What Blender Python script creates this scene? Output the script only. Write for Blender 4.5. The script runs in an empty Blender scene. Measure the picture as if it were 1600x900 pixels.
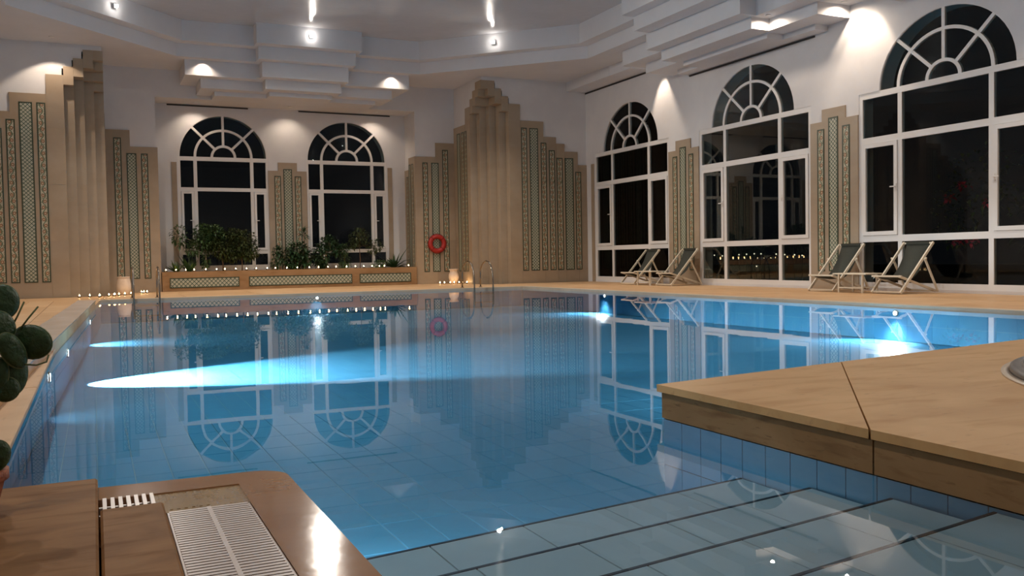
import bpy, bmesh, math, random
from mathutils import Vector, Matrix
random.seed(7)
SC = bpy.context.scene
COL = SC.collection
PI = math.pi

# ------------------------------------------------------------------ camera
def setup_camera():
    f, yaw, pit, rol = 1387.0, math.radians(25.177), math.radians(-1.937), math.radians(-0.997)
    fw = Vector((math.sin(yaw)*math.cos(pit), math.cos(yaw)*math.cos(pit), math.sin(pit)))
    r = Vector((math.cos(yaw), -math.sin(yaw), 0)); u = r.cross(fw)
    r2 = r*math.cos(rol)+u*math.sin(rol); u2 = u*math.cos(rol)-r*math.sin(rol)
    cd = bpy.data.cameras.new('camera'); co = bpy.data.objects.new('camera', cd); COL.objects.link(co)
    m = Matrix((r2, u2, -fw)).transposed().to_4x4(); m.translation = Vector((0, 0, 0.8))
    co.matrix_world = m
    cd.sensor_fit = 'HORIZONTAL'; cd.sensor_width = 36.0; cd.lens = 36.0*f/1600.0
    cd.clip_start = 0.05; cd.clip_end = 500
    SC.camera = co
setup_camera()

# ------------------------------------------------------------------ world, exposure
W = bpy.data.worlds.new('night_sky'); SC.world = W; W.use_nodes = True
bg = W.node_tree.nodes.get('Background') or W.node_tree.nodes.new('ShaderNodeBackground')
bg.inputs['Color'].default_value = (0.010, 0.011, 0.014, 1); bg.inputs['Strength'].default_value = 0.25
SC.view_settings.view_transform = 'Standard'; SC.view_settings.look = 'None'
SC.view_settings.gamma = 1.0; SC.view_settings.use_curve_mapping = False
SC.view_settings.exposure = 0.0
SC.cycles.use_denoising = True
SC.cycles.max_bounces = 8; SC.cycles.diffuse_bounces = 4; SC.cycles.glossy_bounces = 4
SC.cycles.transparent_max_bounces = 16; SC.cycles.sample_clamp_indirect = 4.0
SC.cycles.caustics_reflective = False; SC.cycles.caustics_refractive = False

# light levels (watts); the lamps themselves are built further down
P_CEIL, P_BAY, P_LEDGE, P_WALL = 580, 42, 45, 210
P_POOL, P_CANDLE = 230, 0.42
WARM = (1.0, 0.80, 0.62); COOL = (0.94, 0.97, 1.0); FLAME = (1.0, 0.50, 0.16)

# ------------------------------------------------------------------ materials
def new_mat(name):
    m = bpy.data.materials.new(name); m.use_nodes = True
    nt = m.node_tree; nt.nodes.clear()
    out = nt.nodes.new('ShaderNodeOutputMaterial')
    return m, nt, out
def N(nt, t, **kw):
    n = nt.nodes.new(t)
    for k, v in kw.items():
        if k in n.inputs: n.inputs[k].default_value = v
        else: setattr(n, k, v)
    return n
def mathn(nt, op, a, b=None, c=None):
    n = nt.nodes.new('ShaderNodeMath'); n.operation = op
    for i, x in enumerate((a, b, c)):
        if x is None: continue
        if isinstance(x, (int, float)): n.inputs[i].default_value = x
        else: nt.links.new(x, n.inputs[i])
    return n.outputs[0]
def mixc(nt, fac, a, b):
    n = nt.nodes.new('ShaderNodeMix'); n.data_type = 'RGBA'
    for sock, x in ((n.inputs[0], fac), (n.inputs[6], a), (n.inputs[7], b)):
        if isinstance(x, (int, float)): sock.default_value = x
        elif isinstance(x, tuple): sock.default_value = (*x[:3], 1)
        else: nt.links.new(x, sock)
    return n.outputs[2]
def simple(name, c1, c2=None, rough=0.6, scale=(3, 3, 3), detail=6, bump=0.0, bscale=20, metallic=0.0, spec=0.5, contrast=(0.35, 0.65), coat=0.0):
    m, nt, out = new_mat(name)
    b = N(nt, 'ShaderNodeBsdfPrincipled')
    b.inputs['Roughness'].default_value = rough; b.inputs['Metallic'].default_value = metallic
    b.inputs['Specular IOR Level'].default_value = spec; b.inputs['Coat Weight'].default_value = coat
    b.inputs['Coat Roughness'].default_value = 0.08
    nt.links.new(b.outputs[0], out.inputs[0])
    tc = N(nt, 'ShaderNodeTexCoord')
    if c2 is not None:
        mp = N(nt, 'ShaderNodeMapping'); mp.inputs['Scale'].default_value = scale
        nt.links.new(tc.outputs['Object'], mp.inputs[0])
        nz = N(nt, 'ShaderNodeTexNoise'); nz.inputs['Scale'].default_value = 1.0; nz.inputs['Detail'].default_value = detail
        nz.inputs['Roughness'].default_value = 0.62
        nt.links.new(mp.outputs[0], nz.inputs['Vector'])
        mr = N(nt, 'ShaderNodeMapRange'); mr.inputs[1].default_value, mr.inputs[2].default_value = contrast
        nt.links.new(nz.outputs[0], mr.inputs[0])
        nt.links.new(mixc(nt, mr.outputs[0], c1, c2), b.inputs['Base Color'])
    else:
        b.inputs['Base Color'].default_value = (*c1, 1)
    if bump > 0:
        n2 = N(nt, 'ShaderNodeTexNoise'); n2.inputs['Scale'].default_value = bscale; n2.inputs['Detail'].default_value = 4
        nt.links.new(tc.outputs['Object'], n2.inputs['Vector'])
        bp = N(nt, 'ShaderNodeBump'); bp.inputs['Strength'].default_value = bump; bp.inputs['Distance'].default_value = 0.02
        nt.links.new(n2.outputs[0], bp.inputs['Height']); nt.links.new(bp.outputs[0], b.inputs['Normal'])
    return m
def veined(name, c1, c2, cv, big=(1.2, 1.2, 1.2), vein=(2, 14, 14), rough=0.45, spec=0.1, amount=0.6, bump=0.08, speck=0.25):
    # cut stone: cloudy ground, long drawn-out veins, small pits
    m, nt, out = new_mat(name)
    b = N(nt, 'ShaderNodeBsdfPrincipled'); b.inputs['Specular IOR Level'].default_value = spec
    nt.links.new(b.outputs[0], out.inputs[0])
    tc = N(nt, 'ShaderNodeTexCoord')
    def noise(scale, detail, dist=0.0):
        mp = N(nt, 'ShaderNodeMapping'); mp.inputs['Scale'].default_value = scale
        nt.links.new(tc.outputs['Object'], mp.inputs[0])
        nz = N(nt, 'ShaderNodeTexNoise'); nz.inputs['Scale'].default_value = 1.0; nz.inputs['Detail'].default_value = detail
        nz.inputs['Distortion'].default_value = dist; nt.links.new(mp.outputs[0], nz.inputs['Vector']); return nz.outputs[0]
    def ramp(x, a, c):
        mr = N(nt, 'ShaderNodeMapRange'); mr.inputs[1].default_value = a; mr.inputs[2].default_value = c
        nt.links.new(x, mr.inputs[0]); return mr.outputs[0]
    cloud = ramp(noise(big, 5, 0.6), 0.33, 0.67)
    v = noise(vein, 8, 0.4); vm = mathn(nt, 'MULTIPLY', ramp(v, 0.52, 0.74), amount)
    pits = mathn(nt, 'MULTIPLY', ramp(noise((vein[0]*6, vein[1]*3, vein[2]*3), 3), 0.64, 0.74), speck)
    c = mixc(nt, cloud, c1, c2); c = mixc(nt, vm, c, cv); c = mixc(nt, pits, c, tuple(x*0.45 for x in cv))
    nt.links.new(c, b.inputs['Base Color'])
    nt.links.new(mathn(nt, 'ADD', mathn(nt, 'MULTIPLY', vm, 0.15), rough), b.inputs['Roughness'])
    bp = N(nt, 'ShaderNodeBump'); bp.inputs['Strength'].default_value = bump; bp.inputs['Distance'].default_value = 0.01
    nt.links.new(v, bp.inputs['Height']); nt.links.new(bp.outputs[0], b.inputs['Normal'])
    return m
def emit(name, col, s):
    m, nt, out = new_mat(name)
    e = N(nt, 'ShaderNodeEmission'); e.inputs[0].default_value = (*col, 1); e.inputs[1].default_value = s
    nt.links.new(e.outputs[0], out.inputs[0]); return m
def clear_mat(name, tint, ior, rough=0.0, bump=0.0, bscale=2.0, bstretch=(1, 1, 1)):
    # a still surface: fresnel-weighted mirror over a tinted clear transmission
    m, nt, out = new_mat(name)
    tr = N(nt, 'ShaderNodeBsdfTransparent'); tr.inputs[0].default_value = (*tint, 1)
    gl = N(nt, 'ShaderNodeBsdfGlossy'); gl.inputs['Color'].default_value = (1, 1, 1, 1); gl.inputs['Roughness'].default_value = rough
    fr = N(nt, 'ShaderNodeFresnel'); fr.inputs[0].default_value = ior
    mx = N(nt, 'ShaderNodeMixShader')
    nt.links.new(fr.outputs[0], mx.inputs[0]); nt.links.new(tr.outputs[0], mx.inputs[1]); nt.links.new(gl.outputs[0], mx.inputs[2])
    nt.links.new(mx.outputs[0], out.inputs[0])
    if bump > 0:
        tc = N(nt, 'ShaderNodeTexCoord'); mp = N(nt, 'ShaderNodeMapping'); mp.inputs['Scale'].default_value = bstretch
        nt.links.new(tc.outputs['Object'], mp.inputs[0])
        nz = N(nt, 'ShaderNodeTexNoise'); nz.inputs['Scale'].default_value = bscale; nz.inputs['Detail'].default_value = 2
        nt.links.new(mp.outputs[0], nz.inputs['Vector'])
        bp = N(nt, 'ShaderNodeBump'); bp.inputs['Strength'].default_value = bump; bp.inputs['Distance'].default_value = 0.01
        nt.links.new(nz.outputs[0], bp.inputs['Height'])
        nt.links.new(bp.outputs[0], gl.inputs['Normal']); nt.links.new(bp.outputs[0], fr.inputs['Normal'])
    return m
def lattice_mat(name, cell=0.095):
    m, nt, out = new_mat(name)
    b = N(nt, 'ShaderNodeBsdfPrincipled'); b.inputs['Roughness'].default_value = 0.35
    nt.links.new(b.outputs[0], out.inputs[0])
    tc = N(nt, 'ShaderNodeTexCoord'); sp = N(nt, 'ShaderNodeSeparateXYZ'); nt.links.new(tc.outputs['Object'], sp.inputs[0])
    x, z = sp.outputs[0], sp.outputs[2]
    p = mathn(nt, 'DIVIDE', mathn(nt, 'ADD', x, z), cell); q = mathn(nt, 'DIVIDE', mathn(nt, 'SUBTRACT', x, z), cell)
    fp = mathn(nt, 'ABSOLUTE', mathn(nt, 'SUBTRACT', mathn(nt, 'FRACT', p), 0.5))
    fq = mathn(nt, 'ABSOLUTE', mathn(nt, 'SUBTRACT', mathn(nt, 'FRACT', q), 0.5))
    line = mathn(nt, 'GREATER_THAN', mathn(nt, 'MAXIMUM', fp, fq), 0.36)
    dot = mathn(nt, 'LESS_THAN', mathn(nt, 'MAXIMUM', fp, fq), 0.13)
    c = mixc(nt, line, (0.50, 0.48, 0.37), (0.07, 0.10, 0.065))
    c = mixc(nt, dot, c, (0.22, 0.24, 0.16))
    nt.links.new(c, b.inputs['Base Color']); return m
def floral_mat(name):
    m, nt, out = new_mat(name)
    b = N(nt, 'ShaderNodeBsdfPrincipled'); b.inputs['Roughness'].default_value = 0.35
    nt.links.new(b.outputs[0], out.inputs[0])
    tc = N(nt, 'ShaderNodeTexCoord'); sp = N(nt, 'ShaderNodeSeparateXYZ'); nt.links.new(tc.outputs['Object'], sp.inputs[0])
    x, z = sp.outputs[0], sp.outputs[2]
    vine = mathn(nt, 'MULTIPLY', mathn(nt, 'SINE', mathn(nt, 'MULTIPLY', z, 2*PI/0.30)), 0.035)
    d = mathn(nt, 'ABSOLUTE', mathn(nt, 'SUBTRACT', x, vine))
    onv = mathn(nt, 'LESS_THAN', d, 0.012)
    zz = mathn(nt, 'SUBTRACT', mathn(nt, 'FRACT', mathn(nt, 'DIVIDE', z, 0.15)), 0.5)
    sgn = mathn(nt, 'SIGN', mathn(nt, 'SINE', mathn(nt, 'MULTIPLY', z, 2*PI/0.30)))
    fx = mathn(nt, 'ADD', x, mathn(nt, 'MULTIPLY', sgn, 0.02))
    r2 = mathn(nt, 'ADD', mathn(nt, 'POWER', mathn(nt, 'DIVIDE', fx, 0.045), 2.0), mathn(nt, 'POWER', mathn(nt, 'MULTIPLY', zz, 3.0), 2.0))
    flower = mathn(nt, 'LESS_THAN', r2, 0.8)
    core = mathn(nt, 'LESS_THAN', r2, 0.12)
    nz = N(nt, 'ShaderNodeTexNoise'); nz.inputs['Scale'].default_value = 38.0; nt.links.new(tc.outputs['Object'], nz.inputs['Vector'])
    leaf = mathn(nt, 'GREATER_THAN', nz.outputs[0], 0.56)
    c = mixc(nt, leaf, (0.50, 0.45, 0.33), (0.17, 0.17, 0.10))
    c = mixc(nt, onv, c, (0.09, 0.13, 0.07))
    c = mixc(nt, flower, c, (0.27, 0.13, 0.07))
    c = mixc(nt, core, c, (0.55, 0.45, 0.28))
    nt.links.new(c, b.inputs['Base Color']); return m

M = {}
M['plaster'] = simple('white_plaster', (0.70, 0.69, 0.69), (0.64, 0.63, 0.64), rough=0.75, scale=(1, 1, 1), bump=0.03, bscale=30)
M['cornice'] = simple('white_cornice_paint', (0.68, 0.68, 0.70), (0.64, 0.64, 0.66), rough=0.6, scale=(1, 1, 1))
M['ceiling'] = simple('glossy_ceiling_paint', (0.55, 0.55, 0.57), (0.52, 0.52, 0.54), rough=0.16, scale=(1, 1, 1), bump=0.35, bscale=2.2)
M['stone'] = simple('beige_limestone', (0.375, 0.292, 0.208), (0.32, 0.242, 0.166), rough=0.45, scale=(0.7, 0.7, 1.6), detail=8)
M['planter'] = veined('candle_glow_planter_stone', (0.36, 0.215, 0.11), (0.28, 0.16, 0.075), (0.20, 0.105, 0.045), big=(1.5, 1.5, 2), vein=(2, 5, 9), rough=0.5)  # orange-brown of the candle glow is put into the stone colour
M['stone_b'] = simple('beige_limestone_warm', (0.39, 0.296, 0.203), (0.333, 0.246, 0.162), rough=0.45, scale=(0.9, 0.9, 1.2), detail=8)
M['deck'] = veined('honey_marble', (0.61, 0.38, 0.20), (0.49, 0.285, 0.135), (0.36, 0.19, 0.08), big=(0.9, 0.9, 1), vein=(3, 1.6, 4), rough=0.42, spec=0.25, amount=0.5)
M['deck2'] = veined('honey_marble_light', (0.65, 0.42, 0.235), (0.54, 0.33, 0.165), (0.42, 0.235, 0.105), big=(0.9, 0.9, 1), vein=(3, 1.6, 4), rough=0.42, spec=0.25, amount=0.45)
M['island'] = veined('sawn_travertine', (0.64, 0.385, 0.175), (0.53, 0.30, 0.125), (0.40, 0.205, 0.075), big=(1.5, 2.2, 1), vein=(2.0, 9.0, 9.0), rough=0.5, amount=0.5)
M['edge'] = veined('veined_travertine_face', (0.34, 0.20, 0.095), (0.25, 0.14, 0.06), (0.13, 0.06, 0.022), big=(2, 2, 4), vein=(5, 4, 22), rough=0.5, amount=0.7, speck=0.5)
M['slab'] = veined('worn_brown_marble', (0.27, 0.130, 0.046), (0.18, 0.078, 0.024), (0.11, 0.043, 0.013), big=(2.5, 4.5, 2), vein=(3, 20, 12), rough=0.5, spec=0.05, amount=0.55)
M['wet'] = simple('wet_beige_marble', (0.40, 0.21, 0.10), (0.35, 0.175, 0.08), rough=0.10, scale=(2, 4, 4), detail=6, bump=0.10, bscale=3.5, coat=0.6)
M['film'] = simple('submerged_pale_stone', (0.50, 0.36, 0.20), (0.40, 0.27, 0.14), rough=0.08, scale=(14, 3, 3), coat=1.0, bump=0.12, bscale=10)
M['curb'] = simple('pale_curb_with_sheen', (0.60, 0.50, 0.42), (0.52, 0.42, 0.34), rough=0.22, scale=(2, 2, 3))  # pale marble, lightened so the colour carries the top's reflective highlight
M['rim'] = simple('pale_pool_coping', (0.62, 0.50, 0.38), (0.55, 0.43, 0.31), rough=0.35, scale=(2, 2, 2))
M['joint'] = simple('dark_joint', (0.20, 0.13, 0.08), rough=0.8)
M['tile'] = simple('blue_pool_tile', (0.105, 0.45, 0.72), (0.09, 0.40, 0.67), rough=0.35, scale=(4, 4, 4))
M['tile_wall'] = simple('light_blue_pool_tile', (0.14, 0.39, 0.61), (0.12, 0.35, 0.56), rough=0.35, scale=(4, 4, 4))
M['grout'] = simple('pale_blue_grout', (0.42, 0.68, 0.78), rough=0.8)
M['steptile'] = simple('grey_white_step_tile', (0.66, 0.77, 0.82), (0.60, 0.71, 0.77), rough=0.4, scale=(3, 3, 3))
M['stepgrout'] = simple('step_grout', (0.26, 0.31, 0.33), rough=0.8)
M['nosing'] = simple('dark_nosing_tile', (0.012, 0.016, 0.035), rough=0.4)
M['water'] = clear_mat('pool_water', (0.80, 0.94, 1.0), 1.33, bump=0.045, bscale=1.6, bstretch=(1, 1, 1))
M['glass'] = clear_mat('window_glass', (0.86, 0.90, 0.88), 1.24)
M['frame'] = simple('white_window_frame', (0.72, 0.70, 0.68), rough=0.4)
M['slot'] = simple('dark_air_slot', (0.03, 0.025, 0.025), rough=0.7)
M['border'] = simple('dark_green_tile_border', (0.045, 0.06, 0.035), rough=0.35)
M['lattice'] = lattice_mat('lattice_tile'); M['floral'] = floral_mat('floral_tile')
M['lattice_small'] = lattice_mat('planter_lattice_tile', 0.12)
M['chrome'] = simple('steel_tube', (0.30, 0.26, 0.22), rough=0.22, metallic=1.0)
M['wood_white'] = simple('cream_painted_wood', (0.68, 0.60, 0.47), (0.60, 0.52, 0.40), rough=0.5, scale=(3, 3, 9))
M['sling'] = simple('dark_green_canvas', (0.034, 0.036, 0.026), (0.027, 0.029, 0.021), rough=0.85, scale=(30, 30, 30))
M['ring'] = simple('red_life_ring', (0.42, 0.018, 0.012), (0.34, 0.014, 0.010), rough=0.45, scale=(8, 8, 8))
M['rope'] = simple('dark_red_rope', (0.20, 0.012, 0.010), rough=0.8)
M['urn'] = simple('pale_clay', (0.66, 0.54, 0.44), (0.58, 0.46, 0.36), rough=0.7, scale=(6, 6, 6), bump=0.1)
M['terra'] = simple('terracotta', (0.42, 0.13, 0.055), (0.24, 0.07, 0.035), rough=0.7, scale=(28, 28, 28), bump=0.5, bscale=45)
M['soil'] = simple('dark_soil', (0.035, 0.022, 0.013), (0.02, 0.013, 0.008), rough=0.95, scale=(20, 20, 20), bump=0.4, bscale=40)
M['bark'] = simple('brown_bark', (0.12, 0.065, 0.035), (0.07, 0.04, 0.022), rough=0.85, scale=(20, 20, 4))
M['pale_bark'] = simple('pale_bark', (0.42, 0.36, 0.27), (0.30, 0.25, 0.18), rough=0.8, scale=(20, 20, 6))
M['leaf_a'] = simple('olive_leaf', (0.055, 0.075, 0.018), (0.035, 0.05, 0.012), rough=0.5, scale=(9, 9, 9))
M['leaf_b'] = simple('deep_green_leaf', (0.030, 0.070, 0.026), (0.018, 0.045, 0.016), rough=0.4, scale=(9, 9, 9))
M['leaf_c'] = simple('mid_green_leaf', (0.060, 0.11, 0.032), (0.035, 0.07, 0.02), rough=0.45, scale=(9, 9, 9))
M['cactus'] = simple('cactus_green', (0.030, 0.075, 0.020), (0.016, 0.044, 0.012), rough=0.45, scale=(30, 30, 30), bump=0.35, bscale=60)
M['spine'] = simple('pale_green_rim', (0.12, 0.15, 0.06), rough=0.7)
M['petal'] = simple('crimson_petal', (0.55, 0.02, 0.06), rough=0.6)
M['white_plastic'] = simple('white_grate_plastic', (0.62, 0.54, 0.50), rough=0.32)
M['spa'] = simple('grey_veined_marble', (0.34, 0.33, 0.33), (0.20, 0.19, 0.19), rough=0.2, scale=(3, 9, 3), detail=9, contrast=(0.3, 0.7))
M['spa_dark'] = simple('dark_grey_marble_edge', (0.13, 0.11, 0.10), (0.08, 0.07, 0.065), rough=0.3, scale=(6, 6, 6))
M['wax'] = simple('white_wax', (0.8, 0.7, 0.55), rough=0.5)
M['cup'] = clear_mat('candle_glass', (0.95, 0.93, 0.90), 1.4)
M['flame'] = emit('candle_flame', (1.0, 0.72, 0.36), 45.0)
M['lens'] = emit('downlight_lens', (1.0, 0.88, 0.75), 30.0)
M['bulb'] = emit('bare_bulb', (1.0, 0.92, 0.84), 120.0)
M['uwlens'] = emit('underwater_lens', (0.9, 0.96, 1.0), 12.0)
M['farlight'] = emit('distant_lamp', (1.0, 0.85, 0.62), 1.6)
M['ground'] = simple('dark_garden_ground', (0.03, 0.028, 0.024), (0.02, 0.018, 0.015), rough=0.95)
M['metal_dark'] = simple('dark_metal', (0.05, 0.05, 0.05), rough=0.4, metallic=0.8)

# ------------------------------------------------------------------ mesh builder
class MB:
    def __init__(s): s.v = []; s.f = []; s.sm = []
    def add(s, vs, fs, smooth=False):
        o = len(s.v); s.v += [tuple(v) for v in vs]
        for f in fs: s.f.append(tuple(i+o for i in f)); s.sm.append(smooth)
        return s
    def box(s, x0, x1, y0, y1, z0, z1):
        return s.add([(x0,y0,z0),(x1,y0,z0),(x1,y1,z0),(x0,y1,z0),(x0,y0,z1),(x1,y0,z1),(x1,y1,z1),(x0,y1,z1)],
                     [(0,3,2,1),(4,5,6,7),(0,1,5,4),(1,2,6,5),(2,3,7,6),(3,0,4,7)])
    def slab(s, x0, x1, y0, y1, z0, z1, c=0.008):
        # box with a chamfered top edge
        return s.add([(x0,y0,z0),(x1,y0,z0),(x1,y1,z0),(x0,y1,z0),(x0,y0,z1-c),(x1,y0,z1-c),(x1,y1,z1-c),(x0,y1,z1-c),
                      (x0+c,y0+c,z1),(x1-c,y0+c,z1),(x1-c,y1-c,z1),(x0+c,y1-c,z1)],
                     [(0,3,2,1),(0,1,5,4),(1,2,6,5),(2,3,7,6),(3,0,4,7),(4,5,9,8),(5,6,10,9),(6,7,11,10),(7,4,8,11),(8,9,10,11)])
    def prism(s, poly, z0, z1, c=0.0):
        n = len(poly)
        vs = [(x,y,z0) for x,y in poly]+[(x,y,z1) for x,y in poly]
        fs = [tuple(range(n-1,-1,-1)), tuple(range(n,2*n))]+[(i,(i+1)%n,n+(i+1)%n,n+i) for i in range(n)]
        return s.add(vs, fs)
    def prism_y(s, poly, y0, y1):       # polygon in x,z extruded along y
        n = len(poly)
        vs = [(x,y0,z) for x,z in poly]+[(x,y1,z) for x,z in poly]
        fs = [tuple(range(n)), tuple(range(2*n-1,n-1,-1))]+[(i,n+i,n+(i+1)%n,(i+1)%n) for i in range(n)]
        return s.add(vs, fs)
    def bar(s, a, b, w, h=None, up=(0,0,1)):
        a, b = Vector(a), Vector(b); h = h or w
        d = (b-a).normalized(); up = Vector(up)
        if abs(d.dot(up)) > 0.98: up = Vector((1,0,0))
        r = d.cross(up).normalized()*w/2; u = r.cross(d).normalized()*h/2
        vs = [a-r-u,a+r-u,a+r+u,a-r+u,b-r-u,b+r-u,b+r+u,b-r+u]
        return s.add(vs, [(0,3,2,1),(4,5,6,7),(0,1,5,4),(1,2,6,5),(2,3,7,6),(3,0,4,7)])
    def tube(s, pts, r, n=8, closed=False):
        pts = [Vector(p) for p in pts]; m = len(pts); rs = r if isinstance(r, (list, tuple)) else [r]*m
        vs = []; prev = None
        for i, p in enumerate(pts):
            if closed: t = (pts[(i+1)%m]-pts[i-1]).normalized()
            else: t = (pts[min(i+1,m-1)]-pts[max(i-1,0)]).normalized()
            if prev is None:
                a = Vector((0,0,1)) if abs(t.z) < 0.9 else Vector((1,0,0))
                prev = t.cross(a).normalized()
            x = (prev-t*prev.dot(t)).normalized(); prev = x; y = t.cross(x)
            for k in range(n):
                an = 2*PI*k/n; vs.append(p+(x*math.cos(an)+y*math.sin(an))*rs[i])
        fs = []
        for i in range(m if closed else m-1):
            j = (i+1) % m
            for k in range(n): fs.append((i*n+k, i*n+(k+1)%n, j*n+(k+1)%n, j*n+k))
        if not closed: fs += [tuple(range(n-1,-1,-1)), tuple((m-1)*n+k for k in range(n))]
        return s.add(vs, fs, True)
    def lathe(s, prof, n=24, c=(0,0,0), smooth=True):
        vs = []; m = len(prof)
        for r, z in prof:
            for k in range(n):
                a = 2*PI*k/n; vs.append((c[0]+r*math.cos(a), c[1]+r*math.sin(a), c[2]+z))
        fs = [(i*n+k, i*n+(k+1)%n, (i+1)*n+(k+1)%n, (i+1)*n+k) for i in range(m-1) for k in range(n)]
        fs += [tuple(range(n-1,-1,-1)), tuple((m-1)*n+k for k in range(n))]
        return s.add(vs, fs, smooth)
    def leaf(s, base, d, length, width, droop=0.25, fold=0.15):
        base = Vector(base); d = Vector(d).normalized()
        side = d.cross(Vector((0,0,1)))
        if side.length < 0.05: side = Vector((1,0,0))
        side.normalize(); nrm = side.cross(d).normalized()
        m1 = base+d*length*0.45+nrm*length*droop*0.15; tip = base+d*length-Vector((0,0,1))*length*droop
        vs = [base, m1+side*width/2+nrm*width*fold, m1, m1-side*width/2+nrm*width*fold, tip]
        return s.add(vs, [(0,1,2),(0,2,3),(1,4,2),(2,4,3)], True)
    def build(s, name, mat, parent=None, o=(0,0,0), recalc=True):
        me = bpy.data.meshes.new(name)
        me.from_pydata([(x-o[0], y-o[1], z-o[2]) for x, y, z in s.v], [], s.f)
        me.polygons.foreach_set('use_smooth', s.sm)
        if recalc:
            bm = bmesh.new(); bm.from_mesh(me); bmesh.ops.recalc_face_normals(bm, faces=bm.faces); bm.to_mesh(me); bm.free()
        me.materials.append(M[mat] if isinstance(mat, str) else mat)
        ob = bpy.data.objects.new(name, me); COL.objects.link(ob)
        if parent is None: ob.location = o
        else: ob.parent = parent; ob.location = o
        return ob
def tag(o, label, cat=None, group=None, kind=None):
    o['label'] = label
    if cat: o['category'] = cat
    if group: o['group'] = group
    if kind: o['kind'] = kind
    return o
def thing(name, label, cat, loc=(0,0,0), rz=0.0, group=None):
    o = bpy.data.objects.new(name, None); COL.objects.link(o); o.location = loc; o.rotation_euler = (0,0,rz)
    o.empty_display_size = 0.1
    return tag(o, label, cat, group)
def struct(o, label=None):
    o['kind'] = 'structure'
    if label: o['label'] = label
    return o
def place(name, mesh, parent, loc=(0,0,0), rz=0.0):
    o = bpy.data.objects.new(name, mesh); COL.objects.link(o); o.parent = parent; o.location = loc; o.rotation_euler = (0,0,rz); return o
def copy_tree(o, parent=None):
    c = o.copy(); COL.objects.link(c); c.parent = parent
    for ch in list(o.children): copy_tree(ch, c)
    return c
def lamp(name, typ, parent, loc, energy, color, aim=None, angle=100, blend=0.6, radius=0.04):
    ld = bpy.data.lights.new(name, typ); ld.energy = energy; ld.color = color
    ld.shadow_soft_size = radius
    if typ == 'SPOT': ld.spot_size = math.radians(angle); ld.spot_blend = blend
    o = bpy.data.objects.new(name, ld); COL.objects.link(o)
    if parent: o.parent = parent
    o.location = loc
    if aim is not None: o.rotation_euler = Vector(aim).to_track_quat('-Z', 'Y').to_euler()
    return o

# ================================================================== THE SETTING
CX = 5.61                      # axis of the room
YA, YC, YB = 27.40, 25.10, 28.45
XB, XCOR, XR = 9.48, 10.86, 14.55
XL = 2*CX-XR
ZS = 6.38                      # soffit
WZ = -0.05                     # water level
FZ = -0.53                     # pool floor
def mx(x): return 2*CX-x
def lw(y): return -0.085+(y-17.3)*0.037     # left pool edge
def skew(x): return 3.86+(x-2.66)*0.14      # far edge of the raised terrace

# ---- floor (deck)
b = MB()
b.box(XL-0.3, XR+0.3, -6.3, YB+0.3, -0.80, -0.62)
b.box(XL-0.3, -0.60, 3.7, YB+0.3, -0.62, -0.012); b.box(XL-0.3, -0.78, -6.3, 3.7, -0.62, -0.012)                       # left
b.box(-0.78, XR+0.3, 22.32, YB+0.3, -0.62, -0.012)                      # far
b.box(10.85, XR+0.3, 5.2, 22.32, -0.62, -0.012)                         # right
b.box(-0.78, 0.30, -6.3, 1.0, -0.62, -0.012)                            # where the photographer stands
b.box(0.30, XR+0.3, -6.3, 0.55, -0.62, -0.012)
FLOOR = struct(b.build('floor', 'joint'), 'honey coloured marble deck around the pool')
def slabs(x0, x1, y0, y1, nx, ny, mats, z=0.0, gap=0.012):
    dx, dy = (x1-x0)/nx, (y1-y0)/ny
    for i in range(nx):
        for j in range(ny):
            me = MB().slab(gap/2, dx-gap/2, gap/2, dy-gap/2, -0.03, 0, 0.006)
            o = me.build('deck_slab', random.choice(mats), FLOOR, recalc=False)
            o.location = (x0+i*dx, y0+j*dy, z)
slabs(11.06, XR, 5.4, 22.5, 2, 9, ['deck', 'deck2', 'deck'])
slabs(0.2, XR, 22.5, 25.0, 8, 2, ['deck2', 'deck', 'deck2'])
slabs(mx(XCOR), XCOR, 25.0, 27.4, 6, 1, ['deck2', 'deck'])
slabs(XL, 0.2, 22.5, 25.0, 2, 2, ['deck', 'deck2'])
slabs(XL, -0.36, 4.0, 22.5, 6, 7, ['deck', 'deck2', 'deck'])

# pale coping around the far and right edge of the pool
b = MB(); b.box(10.80, 11.06, 5.0, 22.5, -0.45, 0.004); b.box(-0.0, 10.80, 22.28, 22.5, -0.45, 0.004)
struct(b.build('trim_1', 'rim'), 'pale stone coping along the pool edge')
# raised curb on the left side of the pool
b = MB(); y0, y1 = 3.66, 19.6
b.prism([(lw(y0), y0), (lw(y1), y1), (lw(y1)-0.30, y1+0.3), (lw(y0)-0.32, y0)], -0.6, 0.085)
o = struct(b.build('trim_2', 'deck'), 'raised curb along the left side of the pool')
for k in range(8):
    a, c = y0+(y1-y0)*k/8, y0+(y1-y0)*(k+1)/8-0.008
    e = 0.3 if k == 7 else 0
    MB().prism([(lw(a)+0.012, a), (lw(c)+0.012, c), (lw(c)-0.31, c+e), (lw(a)-0.32, a)], 0.085, 0.10).build('curb_slab', 'curb', o)
b = MB(); b.prism([(lw(19.6), 19.6), (lw(22.4), 22.4), (-0.36, 22.49), (-0.36, 19.85)], -0.6, 0.0)
struct(b.build('trim_3', 'deck'), 'low deck strip at the far end of the left curb')

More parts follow.
